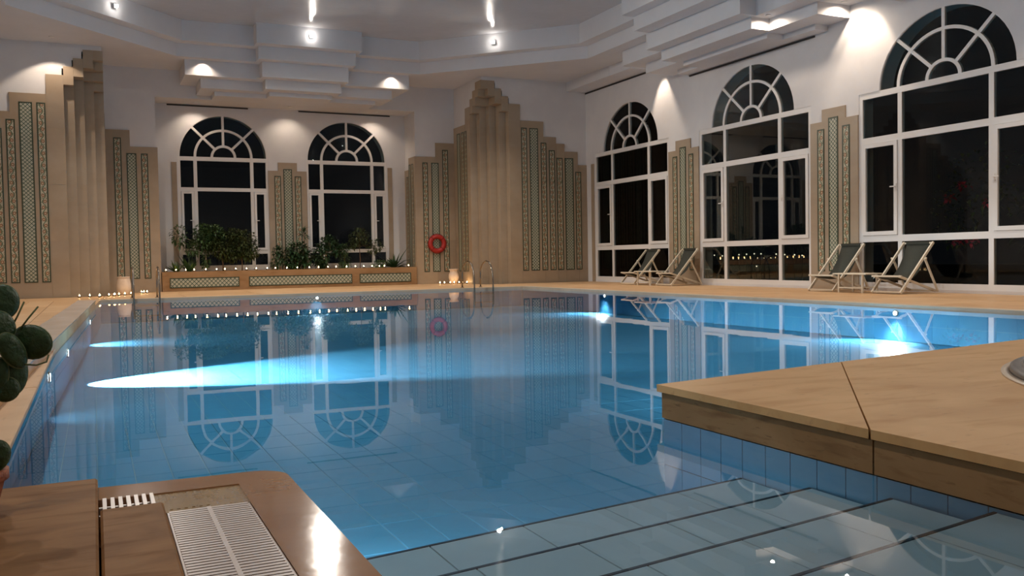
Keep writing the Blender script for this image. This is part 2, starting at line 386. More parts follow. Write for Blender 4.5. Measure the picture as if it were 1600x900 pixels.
# ---- pool basin with tiles
b = MB(); b.box(-0.9, 11.0, 0.5, 22.6, FZ-0.05, FZ-0.006)
POOL = struct(b.build('pool_basin', 'grout'), 'blue tiled swimming pool basin')
TW, TL = 0.215, 0.43
cells = []
for i in range(-4, 53):
    for j in range(6, 54):
        x, y = i*TW-0.02, j*TL
        if x+TW > 10.85 or y+TL > 22.35 or x < lw(y)-0.3: continue
        if x+TW/2 < 0.60 and y+TL < 3.5: continue
        if y+TL < 3.25 and x < 2.7: continue
        if x > 2.55 and y+TL/2 < skew(x)-0.3: continue
        cells.append((x, y))
cells.sort(key=lambda c: (c[0]-1.6)**2*0.6+(c[1]-3.6)**2)
tm = MB().slab(0.003, TW-0.003, 0.003, TL-0.003, -0.01, 0, 0.003)
proto = tm.build('floor_tile', 'tile', POOL, recalc=False); proto.location = (*cells[0], FZ)
for c in cells[1:300]: place('floor_tile', proto.data, POOL, (*c, FZ))
b = MB()
for x, y in cells[300:]: b.add([(x+0.003,y+0.003,FZ),(x+TW-0.003,y+0.003,FZ),(x+TW-0.003,y+TL-0.003,FZ),(x+0.003,y+TL-0.003,FZ)], [(0,1,2,3)])
o = b.build('floor_tiles', 'tile', POOL, recalc=False); o['kind'] = 'stuff'
# left wall tiles
def wall_tiles(p, q, z0, z1, wt, ht, off, mat, nmax=300):
    p, q = Vector((*p, 0)), Vector((*q, 0)); d = (q-p); L = d.length; d.normalize(); a = math.atan2(d.y, d.x)
    n = int(L/wt); m = max(1, int(round((z1-z0)/ht))); hh = (z1-z0)/m
    me = MB().box(0.002, wt-0.002, -0.006, 0.006, 0.002, hh-0.002).build('wall_tile', mat, POOL, recalc=False)
    first = True; cnt = 0
    for i in range(n):
        for k in range(m):
            loc = p+d*(i*wt)
            if first: o = me; o.location = (loc.x, loc.y, z0+k*hh); o.rotation_euler = (0,0,a); first = False
            else: place('wall_tile', me.data, POOL, (loc.x, loc.y, z0+k*hh), a)
            cnt += 1
b = MB(); b.prism([(lw(3.7)+0.002, 3.7), (lw(22.3)+0.002, 22.3), (lw(22.3)-0.05, 22.3), (lw(3.7)-0.05, 3.7)], FZ, -0.052)
b.box(-0.1, 10.8, 22.27, 22.30, FZ, -0.052); b.box(10.78, 10.81, 5.0, 22.3, FZ, -0.052)
b.build('basin_wall', 'grout', POOL)
wall_tiles((lw(3.7)+0.004, 3.7), (lw(22.3)+0.004, 22.3), FZ, -0.052, 0.215, 0.25, 0, 'tile_wall')
wall_tiles((0.0, 22.268), (10.78, 22.268), FZ, -0.052, 0.43, 0.25, 0, 'tile')
wall_tiles((10.776, 22.2), (10.776, 5.2), FZ, -0.052, 0.43, 0.25, 0, 'tile')

# ---- near ledge with overflow channel (bottom left of the photograph)
def rounded(x, y, r, n=8):     # far right corner of the ledge
    return [(x-r+r*math.sin(PI/2*(1-k/n)), y-r+r*math.cos(PI/2*(1-k/n))) for k in range(n+1)]
b = MB()
b.prism([(0.47, 0.9), (0.665, 0.9)]+rounded(0.665, 3.64, 0.13)+[(-0.02, 3.66), (-0.02, 3.46), (0.47, 3.46)], -0.6, -0.035)
LEDGE = struct(b.build('trim_4', 'wet'), 'wet beige marble pool ledge with a rounded corner')
MB().box(-0.02, 0.47, 3.2, 3.46, -0.6, -0.13).build('channel_floor', 'slab', LEDGE)
MB().box(0.19, 0.47, 0.9, 3.2, -0.6, -0.12).build('channel_floor', 'slab', LEDGE)
MB().box(0.17, 0.472, 3.19, 3.462, -0.13, -0.040).build('flooded_sill', 'film', LEDGE)
for k in range(7):
    MB().box(0.185+k*0.024, 0.195+k*0.024, 3.22, 3.44, -0.0405, -0.0375).build('sunken_slat', 'film', LEDGE)
b = MB(); b.slab(-0.78, -0.012, 1.0, 3.67, -0.6, 0.0, 0.008); struct(b.build('trim_5', 'slab'), 'large brown marble slab beside the overflow grate')
b = MB(); b.slab(-0.006, 0.188, 1.0, 3.20, -0.6, -0.002, 0.008); struct(b.build('trim_6', 'slab'), 'narrow brown marble slab left of the overflow grate')
g = thing('overflow_grate', 'long white plastic overflow grate of narrow slats on the pool ledge', 'grate', (0.20, 1.2, -0.11))
n = 80
me = MB().box(0.004, 0.126, 0, 0.0155, 0.06, 0.075).build('slat', 'white_plastic', g, recalc=False)
me.location = (0, 1.965, 0)
for k in range(1, n): place('slat', me.data, g, (0, 1.965-k*0.0245, 0))
for k in range(n): place('slat', me.data, g, (0.134, 1.965-k*0.0245, 0))
MB().box(0.124, 0.138, 0.0, 1.985, 0.05, 0.076).build('spine', 'white_plastic', g)
MB().box(-0.002, 0.008, 0.0, 1.985, 0.0, 0.070).build('side_rail', 'white_plastic', g)
MB().box(0.258, 0.268, 0.0, 1.985, 0.0, 0.070).build('side_rail', 'white_plastic', g)
g = thing('overflow_grate', 'short white grate stub with seven upright slats beside the brown slab', 'grate', (-0.01, 3.22, -0.13))
me = MB().box(0.0, 0.013, 0.0, 0.22, 0.085, 0.105).build('slat', 'white_plastic', g, recalc=False); me.location = (0.012, 0, 0)
for k in range(1, 7): place('slat', me.data, g, (0.012+k*0.0255, 0, 0))
MB().box(0.0, 0.185, 0.05, 0.065, 0.06, 0.085).build('rail', 'white_plastic', g)
MB().box(0.0, 0.185, 0.16, 0.175, 0.0, 0.085).build('rail', 'white_plastic', g)

# ---- entry steps under water
STEP = struct(MB().prism([(0.66, 0.5), (2.70, 0.5), (2.70, 3.22), (0.66, 2.94)], -0.60, -0.245).build('pool_steps', 'stepgrout'), 'pale tiled entry steps under water')
edges = [(3.225, -0.23), (2.79, -0.175), (2.375, -0.12), (1.955, -0.065)]
def st(x, y): return (x, y-(2.66-x)*0.14)
for k, (ye, z) in enumerate(edges):
    yn = edges[k+1][0]-0.004 if k < 3 else 0.55
    MB().prism([st(0.66, yn), st(2.66, yn), st(2.66, ye), st(0.66, ye)], -0.5, z-0.006).build('step_core', 'stepgrout', STEP)
    nx = 5
    for i in range(nx):
        x0, x1 = 0.66+i*2.0/nx+0.003, 0.66+(i+1)*2.0/nx-0.003
        if k % 2: x0 -= 0.0
        yy = [yn+0.004, ye-0.015] if k < 3 else [ye-0.45, ye-0.015]
        MB().prism([st(x0, yy[0]), st(x1, yy[0]), st(x1, yy[1]), st(x0, yy[1])], z-0.01, z).build('step_tile', 'steptile', STEP)
        if k == 3:
            MB().prism([st(x0, 0.6), st(x1, 0.6), st(x1, ye-0.455), st(x0, ye-0.455)], z-0.01, z).build('step_tile', 'steptile', STEP)
    MB().prism([st(0.66, ye-0.013), st(2.66, ye-0.013), st(2.66, ye), st(0.66, ye)], z-0.03, z+0.002).build('nosing_strip', 'nosing', STEP)

# ---- raised terrace on the right
b = MB()
def terr(i0, i1): return None
XT = 2.66; XE = 11.06
b.prism([(XT+0.03, 0.5), (XE, 0.5), (XE, skew(XE)-0.03), (XT+0.03, skew(XT)-0.03)], -0.62, 0.09)
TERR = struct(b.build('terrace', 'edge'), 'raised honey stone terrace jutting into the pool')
jx = 0.006
mit = lambda t: (2.66+(4.13-2.66)*t, 2.46+(4.14-2.46)*t)      # mitred joint
def top_slab(poly): return MB().prism(poly, 0.088, 0.125).build('terrace_slab', 'island', TERR)
ins = 0.0
top_slab([(XT-0.012, 2.46+jx), (4.13-0.0, skew(4.13)-jx), (4.12, skew(4.12)+0.012), (XT-0.012, skew(XT)+0.012)])
top_slab([(XT-0.012, 2.46-jx), (4.14, skew(4.14)-jx), (4.14, skew(4.14)+0.012), (7.6, skew(7.6)+0.012), (7.6, 0.5), (XT-0.012, 0.5)])
top_slab([(7.607, 0.5), (7.607, skew(7.6)+0.012), (XE, skew(XE)+0.012), (XE, 0.5)])
for a, c in ((3.85, 2.462), (2.454, 1.2), (1.192, 0.5)):
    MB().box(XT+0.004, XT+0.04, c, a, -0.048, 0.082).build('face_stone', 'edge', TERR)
for i in range(5):
    xa, xb = 2.68+i*1.65, 2.68+(i+1)*1.65-0.006
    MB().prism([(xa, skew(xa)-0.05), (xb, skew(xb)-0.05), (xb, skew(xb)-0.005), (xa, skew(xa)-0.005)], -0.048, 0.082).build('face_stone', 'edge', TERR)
wall_tiles((XT+0.014, 3.84), (XT+0.014, 1.2), FZ, -0.052, 0.155, 0.24, 0, 'tile_wall')
wall_tiles((XT+0.02, skew(XT)-0.012), (XE, skew(XE)-0.012), FZ, -0.052, 0.43, 0.24, 0, 'tile_wall')
b = MB(); b.box(XE, XR+0.3, 0.5, 5.25, -0.6, 0.0); struct(b.build('trim_7', 'deck'), 'deck beside the raised terrace')
# whirlpool rim set in the terrace
sp = thing('whirlpool', 'round grey marble whirlpool rim set in the raised terrace', 'whirlpool', (5.54, 1.92, 0.125))
MB().lathe([(1.70, -0.0), (1.70, 0.008), (1.66, 0.010), (1.66, 0.0)], 96).build('grout_ring', 'rim', sp)
MB().lathe([(1.66, 0.0), (1.655, 0.035), (1.63, 0.045), (1.58, 0.045), (1.57, 0.0)], 96).build('outer_rim', 'spa_dark', sp)
MB().lathe([(1.60, 0.0), (1.60, 0.050), (1.585, 0.058), (1.30, 0.058), (1.28, 0.045), (1.28, 0.0)], 96).build('marble_rim', 'spa', sp)
MB().lathe([(0.01, 0.001), (1.29, 0.001), (1.29, 0.006), (0.01, 0.006)], 64, smooth=False).build('spa_floor', 'tile_wall', sp)
MB().add([(1.282*math.cos(2*PI*k/64), 1.282*math.sin(2*PI*k/64), 0.038) for k in range(64)], [tuple(range(64))]).build('spa_water', 'water', sp)

# ---- water
b = MB()
poly = [(0.30, 0.5), (2.70, 0.5), (2.70, 3.84), (10.9, skew(10.9)-0.02), (10.9, 22.4), (-0.05, 22.4), (lw(3.5)-0.1, 3.5), (0.30, 3.5)]
b.add([(x, y, WZ) for x, y in poly], [tuple(range(len(poly)))])
tag(b.build('pool_water', 'water'), 'still clear blue pool water mirroring the windows', 'water', kind='stuff')

# ---- walls
b = MB()
# bay side walls, lintel and pier blocks (plaster), on both sides
for s in (1, -1):
    X = (lambda x: x) if s > 0 else mx
    def bx(x0, x1, y0, y1, z0, z1):
        a, c = X(x0), X(x1); b.box(min(a, c), max(a, c), y0, y1, z0, z1)
    bx(XB+0.03, XCOR+0.06, YA+0.03, YB+0.3, -0.1, 6.45)
    bx(XCOR+0.03, XCOR+0.95, YC+0.95, YA+0.03, -0.1, 6.45)
    bx(XCOR+0.95, XR+0.35, YC+0.03, YA+0.5, -0.1, 6.45)
b.box(mx(XB+0.03), XB+0.03, YA+0.03, YB+0.3, 5.585, 6.45)
def arch_wall(b, u0, u1, ztop, wins, t, fn):
    # wins: (centre, half width, sill, spring z, arch half width, arch height)
    cur = u0
    def q(ua, ub, za, zb, za2=None, zb2=None):
        # prism between (ua: za..ztop) and (ub: zb..ztop) or rectangle
        lo_a, lo_b = za, zb
        hi_a, hi_b = (za2 if za2 is not None else ztop), (zb2 if zb2 is not None else ztop)
        vs = [fn(ua,0,lo_a), fn(ub,0,lo_b), fn(ub,0,hi_b), fn(ua,0,hi_a), fn(ua,t,lo_a), fn(ub,t,lo_b), fn(ub,t,hi_b), fn(ua,t,hi_a)]
        b.add(vs, [(0,1,2,3),(7,6,5,4),(0,4,5,1),(3,2,6,7),(0,3,7,4),(1,5,6,2)])
    for c, hw, zs, zsp, ra, ha in wins:
        q(cur, c-hw, -0.1, -0.1); q(c-hw, c+hw, -0.1, -0.1, zs, zs)
        q(c-hw, c-ra, zsp, zsp)
        n = 28
        for k in range(n):
            a0, a1 = PI-PI*k/n, PI-PI*(k+1)/n
            q(c+ra*math.cos(a0), c+ra*math.cos(a1), zsp+ha*math.sin(a0), zsp+ha*math.sin(a1))
        q(c+ra, c+hw, zsp, zsp); cur = c+hw
    q(cur, u1, -0.1, -0.1)
arch_wall(b, mx(XB)-0.05, XB+0.05, 5.6, [(3.69, 1.33, 0.62, 4.03, 1.28, 1.26), (7.53, 1.33, 0.62, 4.03, 1.28, 1.26)], 0.35, lambda u, d, z: (u, YB+d, z))
WBACK = struct(b.build('wall_back', 'plaster'), 'white plaster far wall with a window bay')
b = MB()
RW = [11.75, 17.16, 22.57]
arch_wall(b, -6.3, YC+0.1, 7.4, [(c, 2.02, 0.06, 4.07, 1.49, 1.31) for c in RW], 0.40, lambda u, d, z: (XR+d, u, z))
WRIGHT = struct(b.build('wall_right', 'plaster'), 'white plaster right wall with tall arched windows')
b = MB(); b.box(XL-0.35, XL, -6.3, YA, -0.1, 7.4); struct(b.build('wall_left', 'plaster'), 'white plaster left wall')
b = MB(); b.box(XL-0.35, XR+0.35, -6.6, -6.3, -0.1, 7.4); struct(b.build('wall_front', 'plaster'), 'white plaster wall behind the camera')

# ---- ceiling: flat top, two octagonal cornice bands
b = MB(); b.box(XL-0.35, XR+0.35, -6.6, YB+0.35, 7.27, 7.5)
struct(b.build('ceiling', 'ceiling'), 'glossy grey white ceiling')
def octo(off, cen):
    y, xr, k = 25.55-off, 12.76-off, 9.06-off*0.40
    yr = y-(xr-k)
    yb = 2*9.6-yr                 # symmetric near end
    h = 1.36+0.10*(off/0.35)
    pts = [(mx(k), y), (CX-h, y), (CX-h, y-cen), (CX+h, y-cen), (CX+h, y), (k, y), (xr, yr)]
    for c in RW[1:2]: pts += [(xr, c+1.65), (xr-cen, c+1.65), (xr-cen, c-1.65), (xr, c-1.65)]
    pts += [(xr, yb), (k, yb-(xr-k)), (mx(k), yb-(xr-k)), (mx(xr), yb)]
    for c in RW[1:2]: pts += [(mx(xr), c-1.65), (mx(xr-cen), c-1.65), (mx(xr-cen), c+1.65), (mx(xr), c+1.65)]
    pts += [(mx(xr), yr)]
    return pts
def ring(name, label, zb, zt, off, cen):
    inner = octo(off, cen)
    outer = [(XL-0.2, -6.5), (XR+0.2, -6.5), (XR+0.2, YB+0.2), (XL-0.2, YB+0.2)]
    bm = bmesh.new()
    vo = [bm.verts.new((x, y, zb)) for x, y in outer]; vi = [bm.verts.new((x, y, zb)) for x, y in inner]
    eds = [bm.edges.new((l[i], l[(i+1) % len(l)])) for l in (vo, vi) for i in range(len(l))]
    bmesh.ops.triangle_fill(bm, edges=eds, use_beauty=True)
    vt = [bm.verts.new((x, y, zt)) for x, y in inner]
    for i in range(len(vi)):
        j = (i+1) % len(vi); bm.faces.new((vi[i], vi[j], vt[j], vt[i]))
    bmesh.ops.recalc_face_normals(bm, faces=bm.faces)
    me = bpy.data.meshes.new(name); bm.to_mesh(me); bm.free(); me.materials.append(M['cornice'])
    o = bpy.data.objects.new(name, me); COL.objects.link(o); return struct(o, label)
ring('trim_8', 'lower octagonal cornice band of the ceiling', ZS, 6.73, 0.0, 0.45)
ring('trim_9', 'upper octagonal cornice band of the ceiling', 6.73, 7.28, 0.35, 0.45)

# stepped corbels over the bay
def corbel(name, label, layers, fn):
    root = None
    for k, (u0, u1, c0, c1, dside, dcen, z0, z1, dback) in enumerate(layers):
        b = MB()
        poly = [(u0, dback), (u0, dside), (c0, dside), (c0, dcen), (c1, dcen), (c1, dside), (u1, dside), (u1, dback)]
        b.prism([fn(u, d) for u, d in poly], z0, z1)
        if root is None: root = struct(b.build(name, 'cornice'), label)
        else: b.build('corbel_layer', 'cornice', root)
    return root
corbel('trim_10', 'inverted stepped white corbel above the window bay', [
    (2.40, mx(2.40), 4.39, 6.83, 25.85, 25.40, 5.96, 6.379, 27.42),
    (2.84, mx(2.84), 4.53, 6.69, 26.20, 25.75, 5.69, 5.961, 27.42),
    (3.25, mx(3.25), 4.70, 6.52, 26.60, 26.15, 5.57, 5.691, 27.42)], lambda u, d: (u, d))
corbel('trim_11', 'inverted stepped white corbel above the middle right window', [
    (13.55, 20.75, 15.35, 18.95, 13.20, 12.76, 5.98, 6.379, XR+0.02),
    (14.00, 20.30, 15.45, 18.85, 13.65, 13.15, 5.72, 5.981, XR+0.02),
    (14.62, 19.60, 15.60, 18.70, 14.18, 13.72, 5.60, 5.721, XR+0.02)], lambda u, d: (d, u))
corbel('trim_12', 'white stepped beam above the far right window', [
    (21.35, 25.12, 22.5, 24.2, 13.85, 13.84, 6.09, 6.379, XR+0.02)], lambda u, d: (d, u))
corbel('trim_13', 'inverted stepped white corbel above the near right window', [
    (9.2, 13.0, 10.2, 12.6, 13.20, 13.19, 5.98, 6.379, XR+0.02),
    (9.4, 12.7, 10.3, 12.5, 13.65, 13.64, 5.72, 5.981, XR+0.02)], lambda u, d: (d, u))
# dark air slots at the top of the walls
def slot(label, x0, x1, y0, y1, z):
    o = MB().box(x0, x1, y0, y1, z, z+0.035).build('air_slot', 'slot'); tag(o, label, 'air vent', 'dark linear air slots under the corbels')
slot('dark air slot above the left bay window', 2.1, 4.45, YB-0.03, YB+0.01, 5.535)
slot('dark air slot above the right bay window', 6.0, 9.0, YB-0.03, YB+0.01, 5.535)
slot('dark air slot above the far right-wall window', XR-0.03, XR+0.01, 21.36, 25.1, 6.04)
slot('dark air slot above the middle right-wall window', XR-0.03, XR+0.01, 15.0, 19.55, 5.55)

# ---- stone cladding with fluted corners
D = 0.23
HEAD = {1: 6.01, 2: 5.80, 3: 5.57, 4: 5.35}
TOP = {1: 6.26, 2: 6.26, 3: 6.03, 4: 5.81}
def tile_strip(parent, loc, rz, w, h, kind):
    b = MB(); b.box(-w/2+0.028, w/2-0.028, -0.008, 0.004, 0.028, h-0.028)
    o = b.build('tile_strip', kind, parent); o.location = loc; o.rotation_euler = (0, 0, rz)
    b = MB()
    b.box(-w/2, -w/2+0.03, -0.013, 0.004, 0, h); b.box(w/2-0.03, w/2, -0.013, 0.004, 0, h)
    b.box(-w/2+0.03, w/2-0.03, -0.013, 0.004, 0, 0.03); b.box(-w/2+0.03, w/2-0.03, -0.013, 0.004, h-0.03, h)
    b.build('strip_border', 'border', o)
def cladding(name, label, s):
    X = (lambda x: x) if s > 0 else mx
    st_, pl = MB(), MB()
    def bx(mb, x0, x1, y0, y1, z0, z1):
        a, c = X(x0), X(x1); mb.box(min(a, c), max(a, c), y0, y1, z0, z1)
    e = 0.0015
    for i in range(1, 5):
        for j in range(1, 5):
            z0 = HEAD[max(i, j)] if i+j <= 5 else -0.05
            zt = TOP[max(i, j)]
            bx(st_, XCOR+(i-1)*D, XCOR+i*D-e, YC+(j-1)*D, YC+j*D-e, z0, zt)
            bx(pl, XCOR+(i-1)*D+0.03, XCOR+i*D+0.03, YC+(j-1)*D+0.03, YC+j*D+0.03, zt-0.05, 6.45)
    # C face columns
    bx(st_, XCOR+0.92, XCOR+1.32, YC, YC+0.26, -0.05, 5.59); bx(st_, XCOR, XCOR+0.26, YC+0.92, YC+1.32, -0.05, 5.59)
    for x0, x1, z in ((1.32, 2.13, 5.09), (2.13, 2.58, 4.62), (2.58, 2.88, 4.42), (2.88, 3.36, 4.18), (3.36, XR-XCOR+0.02, 3.76)):
        bx(st_, XCOR+x0, XCOR+x1, YC, YC+0.06, -0.05, z)
    # B face
    for y0, y1, z in ((1.32, YA-YC+0.03, 5.09),):
        bx(st_, XCOR, XCOR+0.06, YC+y0, YC+y1, -0.05, z)
    # A face and the side of the bay
    bx(st_, XB, 10.20, YA, YA+0.06, -0.05, 4.14); bx(st_, 10.20, XCOR+0.03, YA, YA+0.06, -0.05, 4.60)
    bx(st_, XB, XB+0.06, YA+0.06, YA+0.62, -0.05, 4.14); bx(st_, XB, XB+0.06, YA+0.62, YB, -0.05, 3.76)
    root = struct(st_.build(name, 'stone'), label)
    def face_slabs(horizontal, a0, a1, p, ztop):
        zz = [0.0]+[z for z in (1.42, 2.84, 4.26) if z < ztop-0.35]+[ztop]
        n = max(1, int(round((a1-a0)/0.75))); w = (a1-a0)/n
        for k in range(n):
            for q in range(len(zz)-1):
                mb = MB(); g = 0.0035; u0, u1 = a0+k*w+g, a0+(k+1)*w-g
                if horizontal: bx(mb, u0, u1, p-0.005, p+0.01, zz[q]+g, zz[q+1]-g)
                else: bx(mb, p-0.005, p+0.01, u0, u1, zz[q]+g, zz[q+1]-g)
                mb.build('stone_slab', rs.choice(['stone', 'stone_b']), root)
    rs = random.Random(11+s)
    for x0, x1, z in ((0.92, 1.32, 5.59), (1.32, 2.13, 5.09), (2.13, 2.58, 4.62), (2.58, 2.88, 4.42), (2.88, 3.36, 4.18), (3.36, XR-XCOR, 3.76)):
        face_slabs(True, XCOR+x0, XCOR+x1, YC, z)
    face_slabs(False, YC+0.92, YC+1.32, XCOR, 5.59); face_slabs(False, YC+1.32, YA-0.005, XCOR, 5.09)
    face_slabs(True, XB, 10.20, YA, 4.14); face_slabs(True, 10.20, XCOR-0.005, YA, 4.60)
    face_slabs(False, YA+0.0, YA+0.62, XB, 4.14); face_slabs(False, YA+0.62, YB-0.03, XB, 3.76)
    pl.build('corner_plaster', 'plaster', root)
    for x0, x1, z, k in ((12.20,12.40,4.87,'floral'),(12.49,12.79,4.87,'lattice'),(12.88,13.08,4.43,'floral'),(13.17,13.38,4.20,'floral'),
                         (13.44,13.66,3.97,'floral'),(13.74,14.05,3.97,'lattice'),(14.12,14.33,3.54,'floral')):
        tile_strip(root, ((X(x0)+X(x1))/2, YC, 0.39), 0, x1-x0, z-0.39, k)
    for x0, x1, z, k in ((9.74,9.92,3.95,'floral'),(10.04,10.30,3.95,'lattice'),(10.43,10.63,4.38,'floral')):
        tile_strip(root, ((X(x0)+X(x1))/2, YA, 0.39), 0, x1-x0, z-0.39, k)
    rz = -PI/2*s
    for y0, y1, z, k in ((26.55,26.75,4.87,'floral'),(26.86,27.12,4.87,'lattice'),(26.30,26.48,4.87,'floral')):
        tile_strip(root, (X(XCOR), (y0+y1)/2, 0.39), rz, y1-y0, z-0.39, k)
    for y0, y1, z, k in ((27.55,27.75,3.92,'floral'),(27.83,28.0,3.92,'lattice'),(28.08,28.26,3.54,'floral')):
        tile_strip(root, (X(XB), (y0+y1)/2, 0.39), rz, y1-y0, z-0.39, k)
cladding('trim_14', 'beige stone cladding with fluted corner at the far right', 1)
cladding('trim_15', 'beige stone cladding with fluted corner at the far left', -1)
def pier_panel(name, label, c, fn, rz, z0=0.0):
    b = MB()
    for u0, u1, z in ((-0.68, -0.335, 3.66), (-0.335, 0.335, 3.92), (0.335, 0.68, 3.66)):
        p = [fn(u0, -0.03), fn(u1, -0.03), fn(u1, 0.02), fn(u0, 0.02)]
        b.prism(p, z0, z)
    o = struct(b.build(name, 'stone'), label)
    for u, w, z, k in ((-0.36, 0.20, 3.50, 'floral'), (0, 0.27, 3.72, 'lattice'), (0.36, 0.20, 3.50, 'floral')):
        x, y = fn(u, -0.03); tile_strip(o, (x, y, 0.39), rz, w, z-0.39, k)
pier_panel('trim_16', 'stepped beige stone panel between the two bay windows', CX, lambda u, d: (CX+u*0.88, YB+d), 0)
pier_panel('trim_17', 'stepped beige stone panel between far and middle right windows', 0, lambda u, d: (XR+d, 19.865-u), -PI/2)
pier_panel('trim_18', 'stepped beige stone panel behind the near deck chairs', 0, lambda u, d: (XR+d, 14.455-u), -PI/2)
b = MB()
for x in (2.18, mx(2.33)): b.box(x, x+0.15, YB-0.02, YB+0.01, 0, 3.85)
b.box(XR-0.02, XR+0.01, 24.62, 24.80, 0, 3.76)
struct(b.build('trim_19', 'stone'), 'narrow beige stone jambs beside the windows')

# ---- windows
def make_window(name, label, hw, sill, low, mid, spr, ra, ha, mull, ring_r, small_r, fw, sash_in):
    root = bpy.data.objects.new(name, None); COL.objects.link(root); struct(root, label)
    y0, y1 = 0.01, 0.09
    b = MB()
    b.box(-hw, -hw+fw, y0, y1, sill, spr); b.box(hw-fw, hw, y0, y1, sill, spr)
    b.box(-hw+fw, hw-fw, y0, y1, sill, sill+0.11)
    b.box(-hw+fw, hw-fw, y0, y1, spr-0.12, spr)
    for za, zb in (low, mid): b.box(-hw+fw, hw-fw, y0, y1, za, zb)
    for s in (-1, 1):
        for za, zb in ((sill+0.11, low[0]), (low[1], mid[0]), (mid[1], spr-0.12)):
            b.box(s*mull-0.05, s*mull+0.05, y0+0.002, y1-0.002, za, zb)
    b.build('frame', 'frame', root)
    # glazing bars of the fanlight
    b = MB(); t = 0.036; rv = ha/ra
    def P(r, a, y): return (r*math.cos(a), y, spr+r*rv*math.sin(a))
    def band(r0, r1, n=28):
        for k in range(n):
            a0, a1 = PI*k/n, PI*(k+1)/n
            vs = [P(r0,a0,y0),P(r1,a0,y0),P(r1,a1,y0),P(r0,a1,y0),P(r0,a0,y1-0.01),P(r1,a0,y1-0.01),P(r1,a1,y1-0.01),P(r0,a1,y1-0.01)]
            b.add(vs, [(0,1,2,3),(7,6,5,4),(0,4,5,1),(3,2,6,7),(0,3,7,4),(1,5,6,2)])
    band(ring_r-t, ring_r+t); band(small_r-t, small_r+t); band(ra-0.012, ra+0.02)
    for a in (PI/4, PI/2, 3*PI/4):
        p0, p1 = Vector(P(small_r+t*0.5, a, 0.045)), Vector(P(ra, a, 0.045))
        b.bar(p0, p1, 0.07, 0.062, up=(0, 1, 0))
    b.build('fanlight_bars', 'frame', root)
    # opening sashes left and right
    for s in (-1, 1):
        xa, xb = sorted((s*(mull+0.05), s*(hw-fw)))
        za, zb = low[1], mid[0]; w = sash_in
        sb = MB()
        sb.box(xa+0.006, xa+w, y0-0.02, y1-0.03, za+0.006, zb-0.006); sb.box(xb-w, xb-0.006, y0-0.02, y1-0.03, za+0.006, zb-0.006)
        sb.box(xa+w, xb-w, y0-0.02, y1-0.03, za+0.006, za+w); sb.box(xa+w, xb-w, y0-0.02, y1-0.03, zb-w, zb-0.006)
        so = sb.build('sash', 'frame', root)
        hx = s*(mull+0.05)+s*0.03
        hb = MB(); hb.box(hx-0.015, hx+0.015, y0-0.035, y0-0.018, 2.02, 2.16); hb.bar((hx, y0-0.06, 2.10), (hx+s*0.11, y0-0.06, 2.10), 0.022); hb.bar((hx, y0-0.07, 2.10), (hx, y0-0.02, 2.10), 0.022)
        hb.build('window_handle', 'frame', so)
        MB().box(xa+w, xb-w, 0.03, 0.038, za+w, zb-w).build('pane', 'glass', root)
    for xa, xb in ((-hw+fw, -mull-0.05), (-mull+0.05, mull-0.05), (mull+0.05, hw-fw)):
        for za, zb, cond in ((sill+0.11, low[0], True), (low[1], mid[0], abs(xa+xb) < 0.01), (mid[1], spr-0.12, True)):
            if cond: MB().box(xa, xb, 0.04, 0.048, za, zb).build('pane', 'glass', root)
    def sector(r0, r1, a0, a1, n=8):
        pts = [P(r0, a0+(a1-a0)*k/n, 0) for k in range(n+1)] if r0 > 0 else [P(0, 0, 0)]
        pts += [P(r1, a1-(a1-a0)*k/n, 0) for k in range(n+1)]
        MB().prism_y([(p[0], p[2]) for p in pts], 0.04, 0.048).build('pane', 'glass', root)
    for k in range(4):
        sector(ring_r+t, ra, PI/4*k+0.012, PI/4*(k+1)-0.012); sector(small_r+t, ring_r-t, PI/4*k+0.02, PI/4*(k+1)-0.02)
    sector(0, small_r-t, 0, PI, 16)
    return root
w1 = make_window('window_1', 'left arched white window of the bay', 1.33, 0.62, (1.07, 1.18), (2.99, 3.10), 4.03, 1.28, 1.26, 0.83, 0.83, 0.34, 0.075, 0.075)
w1.location = (3.69, YB, 0)
w2 = copy_tree(w1); w2.name = 'window_2'; w2.location = (7.53, YB, 0); w2['label'] = 'right arched white window of the bay'
w3 = make_window('window_3', 'far arched window of the right wall', 2.02, 0.06, (1.00, 1.13), (3.02, 3.15), 4.07, 1.49, 1.31, 0.995, 1.03, 0.36, 0.09, 0.085)
w3.location = (XR, RW[2], 0); w3.rotation_euler = (0, 0, -PI/2)
for i, lab in ((1, 'middle arched window of the right wall'), (0, 'near arched window of the right wall')):
    c = copy_tree(w3); c.name = 'window_%d' % (5-i); c.location = (XR, RW[i], 0); c['label'] = lab

# ================================================================== LAMPS
def downlight(label, loc, power, angle, aim=(0, 0, -1), blend=0.7, group=None, col=WARM):
    t = thing('downlight', label, 'lamp', loc, 0, group)
    MB().lathe([(0.045, -0.012), (0.062, -0.012), (0.062, 0.0), (0.045, 0.0)], 20).build('trim_ring', 'frame', t)
    MB().lathe([(0.001, -0.008), (0.046, -0.008), (0.046, -0.002), (0.001, -0.002)], 16).build('lens', 'lens', t)
    lamp('lamp_light', 'SPOT', t, (0, 0, -0.03), power, col, aim, angle, blend, 0.04)
downlight('leftmost recessed downlight under the bay soffit', (2.86, 27.95, 5.585), P_BAY, 118, (0, 0.22, -1))
downlight('middle recessed downlight under the bay soffit', (5.62, 27.85, 5.585), P_BAY, 118, (0, 0.22, -1))
downlight('rightmost recessed downlight under the bay soffit', (8.38, 27.92, 5.585), P_BAY, 118, (0, 0.22, -1))
downlight('downlight flooding the left end of the bay corbel', (2.87, 25.72, ZS), P_LEDGE, 130)
downlight('downlight flooding the right end of the bay corbel', (8.26, 25.72, ZS), P_LEDGE, 130)
